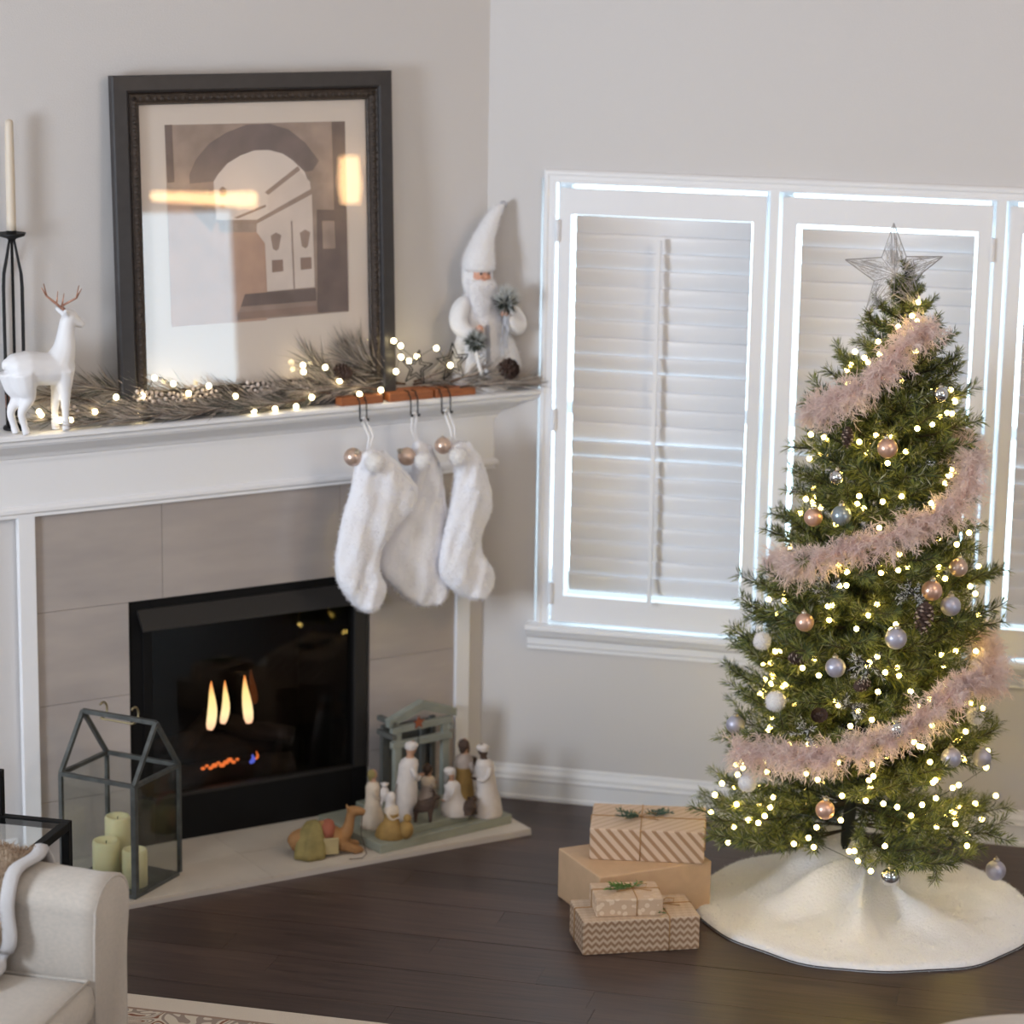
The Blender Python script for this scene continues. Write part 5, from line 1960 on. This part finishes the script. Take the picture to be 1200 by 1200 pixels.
for p, sc, rot, lab in (([1.505, -.956, .961], 1.05, (PI, .1, 0), 'frost-tipped long pine cone hanging right of the middle glitter bauble'), ([1.264, -.885, 1.439], .7, (PI, 0, .4), 'small dark pine cone under the top feather sweep'),
                        ([1.238, -1.037, .68], .8, (1.2, .3, .5), 'pine cone low on the tree above the lowest feather sweep'), ([1.173, -.996, .83], .85, (1.3, -.4, 1.5), 'brown pine cone on the left at mid-tree'),
                        ([1.351, -1.030, .775], .7, (1.4, .2, 2.5), 'pine cone below the frosted twig at mid-tree')):
    o = bpy.data.objects.new('pine_cone', cm2)
    COL.objects.link(o)
    o.location = p
    o.rotation_euler = rot
    o.scale = (sc, sc, sc)
    tag(o, lab, 'pine cone', 'pine cones on the tree')
M_dkfrost = mat('dark_twig', rgb(48, 46, 46), .8)
for p, r, lab in (([1.366, -1.025, .835], .055, 'frosted dark twig cluster in the hollow at mid-tree'), ([1.204, -1.033, .621], .045, 'frosted twig cluster just above the lowest feather sweep'), ([1.466, -.946, 1.024], .04, 'frosted twig cluster left of the bright rose gold bauble'), ([1.32, -1.01, .70], .045, 'frosted twig cluster between two pine cones low on the tree'), ([1.24, -.95, 1.02], .04, 'frosted twig cluster under the left end of the middle feather sweep')):
    b = MB()
    for k in range(9):
        d = np.array([rnd.uniform(-1, 1), -rnd.uniform(.1, .6), rnd.uniform(-.8, 1)])
        d /= np.linalg.norm(d)
        b.tube([(0, .01, 0), tuple(d * r * rnd.uniform(.7, 1.2))], [.002, .001], 4)
        n_ = 34
        t = nrs.uniform(.25, 1, n_)
        dd = d * .6 + nrs.normal(size=(n_, 3)) * .6
        dd /= np.linalg.norm(dd, axis=1)[:, None]
        b.needles(d * r * t[:, None], dd, .014, .0026, [int(q) for q in (nrs.rand(n_) < .6)])
    o = b.build('frosted_twig', [M_dkfrost, M_frost], None, loc=p)
    tag(o, lab, 'twig', 'frosted twigs on the tree')

# ---- white tree skirt with soft folds
SKC = Vector((1.357, -.695, 0))
v, f = [], []
NR, NS = 36, 120


def skirt_h(r, a):
    x, y_ = r * math.cos(a), r * math.sin(a)
    d = math.hypot(x + .07, y_ - .035)
    h = .128 * math.exp(-(d / .17) ** 2)
    for (fa, wd, am, ext) in ((-1.55, .15, .075, .42), (-2.55, .22, .055, .40), (-.55, .25, .050, .36), (2.3, .5, .06, .45), (.9, .4, .025, .4), (-3.6, .25, .060, .46)):
        da = (a - fa + PI) % (2 * PI) - PI
        w = math.exp(-(da / wd) ** 2)
        h += am * w * math.exp(-((r - .16) / .14) ** 2)
    h += .006 * math.sin(5 * a + r * 14) * min(1, r * 5) * max(0, 1 - (r / .5) ** 4)
    h += .0035 * math.sin(x * 46 + 1) * math.cos(y_ * 52)
    edge = max(0, min(1, (.5 - r) / .02))
    return h * max(0, min(1, (.5 - r) / .10)) + .004 + .014 * math.sqrt(edge)


for i in range(NR + 1):
    r = .5 * i / NR
    for k in range(NS):
        a = 2 * PI * k / NS
        rr = r * (1 + .012 * math.sin(7 * a + 1) * (r / .5) + .008 * math.sin(13 * a))
        v.append((rr * math.cos(a), rr * math.sin(a), skirt_h(r, a)))
for k in range(NS):
    a = 2 * PI * k / NS
    rr = .5 * (1 + .012 * math.sin(7 * a + 1) + .008 * math.sin(13 * a))
    v.append((rr * math.cos(a), rr * math.sin(a), .001))
for i in range(NR + 1):
    for k in range(NS):
        f.append((i * NS + k, i * NS + (k + 1) % NS, (i + 1) * NS + (k + 1) % NS, (i + 1) * NS + k)[::-1] if False else (i * NS + k, (i + 1) * NS + k, (i + 1) * NS + (k + 1) % NS, i * NS + (k + 1) % NS))
M_skirt = mat('white_plush_skirt', rgb(234, 233, 236), .95, sheen=.3, bump=.6, bscale=110)
M_skf = translucent('skirt_fibre', rgb(236, 235, 238), rgb(230, 229, 233), .5)
sk_mb = MB().add(v, f)
sk = sk_mb.build('tree_skirt', M_skirt, None, True, loc=SKC)
tag(sk, 'round white plush tree skirt spread on the dark floor under the tree', 'tree skirt')
tag(fuzz(sk_mb, 9000, .008, .0016, .2, .7).build('plush_pile', M_skf, sk), kind='stuff')
b = MB()
b.tube([(.5 * (1 + .012 * math.sin(7 * a + 1) + .008 * math.sin(13 * a)) * math.cos(a), .5 * (1 + .012 * math.sin(7 * a + 1) + .008 * math.sin(13 * a)) * math.sin(a), .005) for a in [2 * PI * k / 120 for k in range(120)]], .0022, 6, closed=True)
b.build('edge_shade', mat('skirt_edge_shade', rgb(70, 66, 70), .8), sk)  # dark ring painted in for the thin shade along the skirt edge

# ================================================================== SOFA, THROW, SIDE TABLE, RUG, ROUND TABLE
M_linen = mat('oatmeal_linen', rgb(186, 176, 166), .95, col2=rgb(174, 166, 158), vscale=90, bump=.25, bscale=420, stretch=(1, 1, 1.6), sheen=.2)
sofa = empty('sofa', (-1.0, -3.3, 0), 0, 'oatmeal linen slipcovered sofa with rolled arm at the lower left corner', 'sofa')


def so(x, y, z):
    return (x + 1.0, y + 3.3, z)


# arm: profile in (y, z), swept along x
def arm_prof(k=1.0):
    pts = []
    yo, yi = -2.528, -2.725
    pts += [(yi, .10), (yi, .40), (yi + .004, .50), (yi + .010, .545)]
    cy, cz, r = -2.615, .540, .098
    for q in range(13):
        a = PI - .25 - q * (PI - .15) / 12
        pts.append((cy + r * math.cos(a) * 1.08, cz + r * math.sin(a) * .72))
    pts += [(-2.512, .500), (-2.519, .460), (-2.526, .42), (yo - .002, .37), (yo - .002, .25), (yo - .002, .10)]
    return pts


pa = arm_prof()
v, f = [], []
xs = [-.215, -.222, -.26, -.40, -.60, -.80, -1.0, -1.10]
for i, x in enumerate(xs):
    sag = .006 * math.sin(i * 1.9)
    rise = .016 * min(1, (-.22 - x) / .3) if x < -.22 else 0
    ins = .010 if i == 0 else 0
    for (y_, z_) in pa:
        yy = y_ + (ins if y_ < -2.62 else -ins)
        zz = z_ - (ins if z_ > .5 else 0) + (sag * .4 + rise if z_ > .5 else 0)
        v.append(so(x, yy, zz))
n = len(pa)
for i in range(len(xs) - 1):
    for k in range(n):
        f.append((i * n + k, i * n + (k + 1) % n, (i + 1) * n + (k + 1) % n, (i + 1) * n + k))
f.append(tuple(range(n - 1, -1, -1)))
f.append(tuple((len(xs) - 1) * n + k for k in range(n)))
arm = MB().add(v, f).build('arm', M_linen, sofa, True)
pv = [so(-.2165, y_, z_) for (y_, z_) in pa]
MB().tube([so(-.2195, y_ + (.004 if y_ < -2.62 else -.004), z_ - (.003 if z_ > .5 else 0)) for (y_, z_) in pa], .0045, 6).build('piping', M_linen, arm, True)
MB().box(*[q for q in (so(-1.1, 0, 0)[0], so(-.24, 0, 0)[0])], so(0, -4.6, 0)[1], so(0, -2.73, 0)[1], .10, .30).build('base', M_linen, sofa, bevel=.01)
# seat cushion: rounded block
def cushion(x0, x1, y0, y1, z0, z1, r, name, puff=.015):
    b = MB()
    NX, NY = 14, 14
    vv, ff = [], []
    for layer, (zz, ins) in enumerate(((z0, .012), (z0 + r * .6, 0), ((z0 + z1) / 2, -.006), (z1 - r * .7, 0), (z1 - .004, .018))):
        pts = []
        for k in range(40):
            t = k / 40 * 4
            s_, q = int(t), t % 1
            c = [(x0 + ins, y0 + ins), (x1 - ins, y0 + ins), (x1 - ins, y1 - ins), (x0 + ins, y1 - ins)]
            p, p2 = c[s_], c[(s_ + 1) % 4]
            pts.append((p[0] + (p2[0] - p[0]) * q, p[1] + (p2[1] - p[1]) * q, zz))
        vv += pts
    for i in range(4):
        for k in range(40):
            ff.append((i * 40 + k, i * 40 + (k + 1) % 40, (i + 1) * 40 + (k + 1) % 40, (i + 1) * 40 + k))
    base = 4 * 40
    for ring in range(1, 5):
        t = 1 - ring / 5
        for k in range(40):
            p = vv[base + k]
            cx, cy = (x0 + x1) / 2, (y0 + y1) / 2
            vv.append((cx + (p[0] - cx) * t, cy + (p[1] - cy) * t, z1 - .004 + puff * (1 - t ** 2)))
    for i in range(4, 8):
        for k in range(40):
            ff.append((i * 40 + k, i * 40 + (k + 1) % 40, (i + 1) * 40 + (k + 1) % 40, (i + 1) * 40 + k))
    ff.append(tuple(8 * 40 + k for k in range(40)))
    ff.append(tuple(range(39, -1, -1)))
    b.add(vv, ff)
    return b.build(name, M_linen, sofa, True)


a_, c_ = so(-1.05, -3.42, 0), so(-.222, -2.735, 0)
cu = cushion(a_[0], c_[0], a_[1], c_[1], .285, .400, .03, 'seat_cushion')
MB().tube([(a_[0], a_[1] + .004, .395), (c_[0] - .006, a_[1] + .004, .395), (c_[0] - .006, c_[1] - .006, .395), (a_[0], c_[1] - .006, .395)], .005, 6).build('piping', M_linen, cu, True)
a_, c_ = so(-1.05, -4.2, 0), so(-.222, -3.43, 0)
cushion(a_[0], c_[0], a_[1], c_[1], .285, .400, .03, 'seat_cushion')
MB().box(so(-1.35, 0, 0)[0], so(-1.06, 0, 0)[0], so(0, -4.6, 0)[1], so(0, -2.53, 0)[1], .10, .82).build('backrest', M_linen, sofa, bevel=.05)
a_, c_ = so(-1.06, -4.6, 0), so(-.222, -4.4, 0)
MB().box(a_[0], c_[0], a_[1], c_[1], .10, .60).build('arm', M_linen, sofa, bevel=.06)
for x in (-.30, -1.25):
    for y_ in (-2.60, -4.52):
        MB().lathe([(.018, .0125), (.026, .10)], 12, so(x, y_, 0)).build('foot', M_twig, sofa)

# fur throw over the arm
M_furb = mat('brown_faux_fur', rgb(116, 92, 74), .95, col2=rgb(190, 172, 150), vscale=14, bump=.8, bscale=70)
M_furf = translucent('faux_fur_fibre', rgb(132, 106, 84), rgb(196, 178, 156), .2, 10)
M_lining = mat('pale_throw_lining', rgb(182, 178, 178), .9, bump=.2, bscale=120)
th = empty('fur_throw', (-.55, -2.63, .5), 0, 'brown faux fur throw with pale lining edge draped over the sofa arm', 'throw')


def tp_(x, y, z):
    return (x + .55, y + 2.63, z - .5)


sec = [(-2.495, .40), (-2.494, .50), (-2.50, .575), (-2.54, .622), (-2.61, .634), (-2.68, .618), (-2.735, .570), (-2.748, .50), (-2.748, .44), (-2.775, .417), (-2.84, .412), (-2.90, .413)]
sec = [tuple(p) for p in spline([(0, y_, z_) for y_, z_ in sec], 4)]
tb = MB()
xs = [-.80, -.70, -.60, -.53, -.475, -.435]
vv, ff = [], []
for i, x in enumerate(xs):
    for k, p in enumerate(sec):
        bul = .004 * math.sin(x * 60 + k * .7) + .006
        cy, cz = -2.62, .50
        dy, dz = p[1] - cy, p[2] - cz
        dl = math.hypot(dy, dz)
        up_ = (0, 1) if k > 31 else (dy / dl, dz / dl)
        vv.append(tp_(x - .05 * max(0, .58 - p[2]) * 1.2 + .010 * math.sin(k * .5), p[1] + up_[0] * bul, p[2] + up_[1] * bul))
n = len(sec)
for i in range(len(xs) - 1):
    for k in range(n - 1):
        ff.append((i * n + k, i * n + k + 1, (i + 1) * n + k + 1, (i + 1) * n + k))
tb.add(vv, ff)
fo = tb.build('fur', M_furb, th, True)
so_ = fo.modifiers.new('thickness', 'SOLIDIFY')
so_.thickness = .012
so_.offset = -1
fz = fuzz(tb, 6000, .022, .0022, .8, .7)
tag(fz.build('fur_pile', M_furf, fo), kind='stuff')
# pale lining edge, a soft rolled band along the throw's edge
lb = MB()
i = len(xs) - 1
edge = [np.array(vv[i * n + k]) + np.array([.012, 0, .004]) for k in range(n)]
vv2, ff2 = [], []
wd = [(-.016, .006), (-.004, .010), (.014, .008), (.020, .001), (.017, -.006), (-.014, -.004)]
for k in range(n):
    p = edge[k]
    dy, dz = p[1] - .01, p[2] - 0.0
    dl = math.hypot(dy, dz)
    uu = (0, 1) if k > 31 else (dy / dl, dz / dl)
    for (dx, dn) in wd:
        vv2.append((p[0] + dx + .004 * math.sin(k * .9), p[1] + uu[0] * dn, p[2] + uu[1] * dn))
m_ = len(wd)
for k in range(n - 1):
    for j in range(m_):
        ff2.append((k * m_ + j, k * m_ + (j + 1) % m_, (k + 1) * m_ + (j + 1) % m_, (k + 1) * m_ + j))
ff2.append(tuple(range(m_ - 1, -1, -1)))
ff2.append(tuple((n - 1) * m_ + j for j in range(m_)))
lb.add(vv2, ff2)
lb.build('lining_edge', M_lining, th, True)

# black side table with glass top behind the sofa
tbl = empty('side_table', (-.80, -2.24, 0), 0, 'black metal side table with glass top between sofa and lantern', 'side table')
X0, X1, Y0, Y1, ZT_ = -.46, .27, -.16, .125, .555


def tb_(nm, *a):
    return MB().box(*a).build(nm, M_black, tbl, bevel=.0015)


for x in (X0, X1 - .022):
    for y_ in (Y0, Y1 - .022):
        tb_('leg', x, x + .022, y_, y_ + .022, .0126, ZT_ - .022)
tb_('rail', X0, X1, Y0, Y0 + .022, ZT_ - .022, ZT_)
tb_('rail', X0, X1, Y1 - .022, Y1, ZT_ - .022, ZT_)
tb_('rail', X0, X0 + .022, Y0 + .022, Y1 - .022, ZT_ - .022, ZT_)
tb_('rail', X1 - .022, X1, Y0 + .022, Y1 - .022, ZT_ - .022, ZT_)
MB().box(X0 + .022, X1 - .022, Y0 + .022, Y1 - .022, ZT_ - .010, ZT_ - .003).build('glass_top', M_lglass, tbl)
tb_('back_post', .062, .086, Y1 - .022, Y1, ZT_, ZT_ + .10)
tb_('back_post', X0, X0 + .024, Y1 - .022, Y1, ZT_, ZT_ + .10)
tb_('back_rail', X0, .086, Y1 - .022, Y1, ZT_ + .10, ZT_ + .12)

# rug
def rug_mat():
    m, N, L, P = nt('ornate_rug_pile')
    P.inputs['Roughness'].default_value = .95
    tc = N.new('ShaderNodeTexCoord')
    nz = N.new('ShaderNodeTexNoise')
    nz.inputs['Scale'].default_value = 7
    nz.inputs['Detail'].default_value = 1
    nz.inputs['Distortion'].default_value = 1.2
    L.new(tc.outputs['Object'], nz.inputs['Vector'])
    w = N.new('ShaderNodeMath')
    w.operation = 'MULTIPLY'
    w.inputs[1].default_value = 5
    L.new(nz.outputs['Fac'], w.inputs[0])
    fr_ = N.new('ShaderNodeMath')
    fr_.operation = 'FRACT'
    L.new(w.outputs[0], fr_.inputs[0])
    cr = N.new('ShaderNodeValToRGB')
    e = cr.color_ramp.elements
    cr.color_ramp.interpolation = 'CONSTANT'
    e[0].position, e[0].color = 0, rgb(206, 194, 178)
    e[1].position, e[1].color = .86, rgb(150, 140, 134)
    for p, c in ((.22, (150, 134, 124)), (.42, (206, 194, 178)), (.58, (132, 88, 68)), (.74, (206, 194, 178))):
        x = e.new(p)
        x.color = rgb(*c)
    L.new(fr_.outputs[0], cr.inputs[0])
    L.new(cr.outputs[0], P.inputs['Base Color'])
    return m


M_rugc = mat('cream_rug_border', rgb(212, 200, 186), .95, bump=.4, bscale=300)
M_rugl = mat('taupe_rug_line', rgb(150, 126, 110), .95)
RX0, RX1, RYa, RYb = -1.72, 1.35, -4.9, -1.918
rug = MB().box(RX0, RX1, RYa, RYb, 0, .0105).build('area_rug', M_rugc)
tag(rug, 'cream bordered rug with brown scroll pattern under the sofa', 'rug')
MB().box(RX0 + .085, RX1 - .085, RYa + .085, RYb - .085, .0105, .0115).build('border_line', M_rugl, rug)
MB().box(RX0 + .098, RX1 - .098, RYa + .098, RYb - .098, .0115, .0125).build('patterned_field', rug_mat(), rug)

# round table whose pale rim cuts the lower right corner
rt = empty('round_table', (2.045, -2.775, 0), 0, 'round table with pale raised rim at the bottom right corner', 'table')
M_rim = mat('pale_rim_wood', rgb(176, 166, 158), .5)
M_ttop = mat('brown_table_top', rgb(112, 84, 66), .45, var=.2, vscale=6, stretch=(1, 8, 1))
MB().lathe([(.43, .372), (.452, .372), (.458, .38), (.458, .402), (.452, .408), (.444, .408), (.438, .402), (.436, .389)], 96).build('rim', M_rim, rt, True)
MB().lathe([(.42, .365), (.436, .365), (.436, .388), (.001, .388)], 64).build('table_top', M_ttop, rt)
for k in range(4):
    a = k * PI / 2 + .4
    MB().tube([(.36 * math.cos(a), .36 * math.sin(a), 0), (.33 * math.cos(a), .33 * math.sin(a), .366)], [.016, .022], 10).build('leg', M_ttop, rt, True)

# ================================================================== LAMPS ON THE RIGHT-HAND SIDE OF THE ROOM
M_shade = emit('lit_lamp_shade', (1.0, .62, .30, 1), 18.0)
pl_ = empty('wall_lamp', (4.78, -2.72, 1.86), 0, 'long warm wall lamp above the window of the right wall', 'lamp')
MB().box(-.02, .02, -.06, .06, -.05, .05).build('wall_plate', M_rim, pl_)
MB().tube([(-.02, 0, 0), (-.09, 0, 0)], .010, 8).build('bracket', M_rim, pl_)
MB().tube([(-.09, -.30, .02), (-.09, .0, .0), (-.09, .24, -.01)], [.022, .03, .04], 16).build('lamp_shade', M_shade, pl_, True)
pl2 = empty('wall_sconce', (4.78, -1.98, 1.92), 0, 'small warm upright wall sconce on the right wall', 'lamp')
MB().box(-.02, .02, -.04, .04, -.08, .08).build('wall_plate', M_rim, pl2)
MB().tube([(-.02, 0, -.06), (-.09, 0, -.06)], .008, 8).build('bracket', M_rim, pl2)
MB().lathe([(.045, -.10), (.055, 0), (.045, .13)], 16, (-.09, 0, 0)).build('lamp_shade', M_shade, pl2, True)
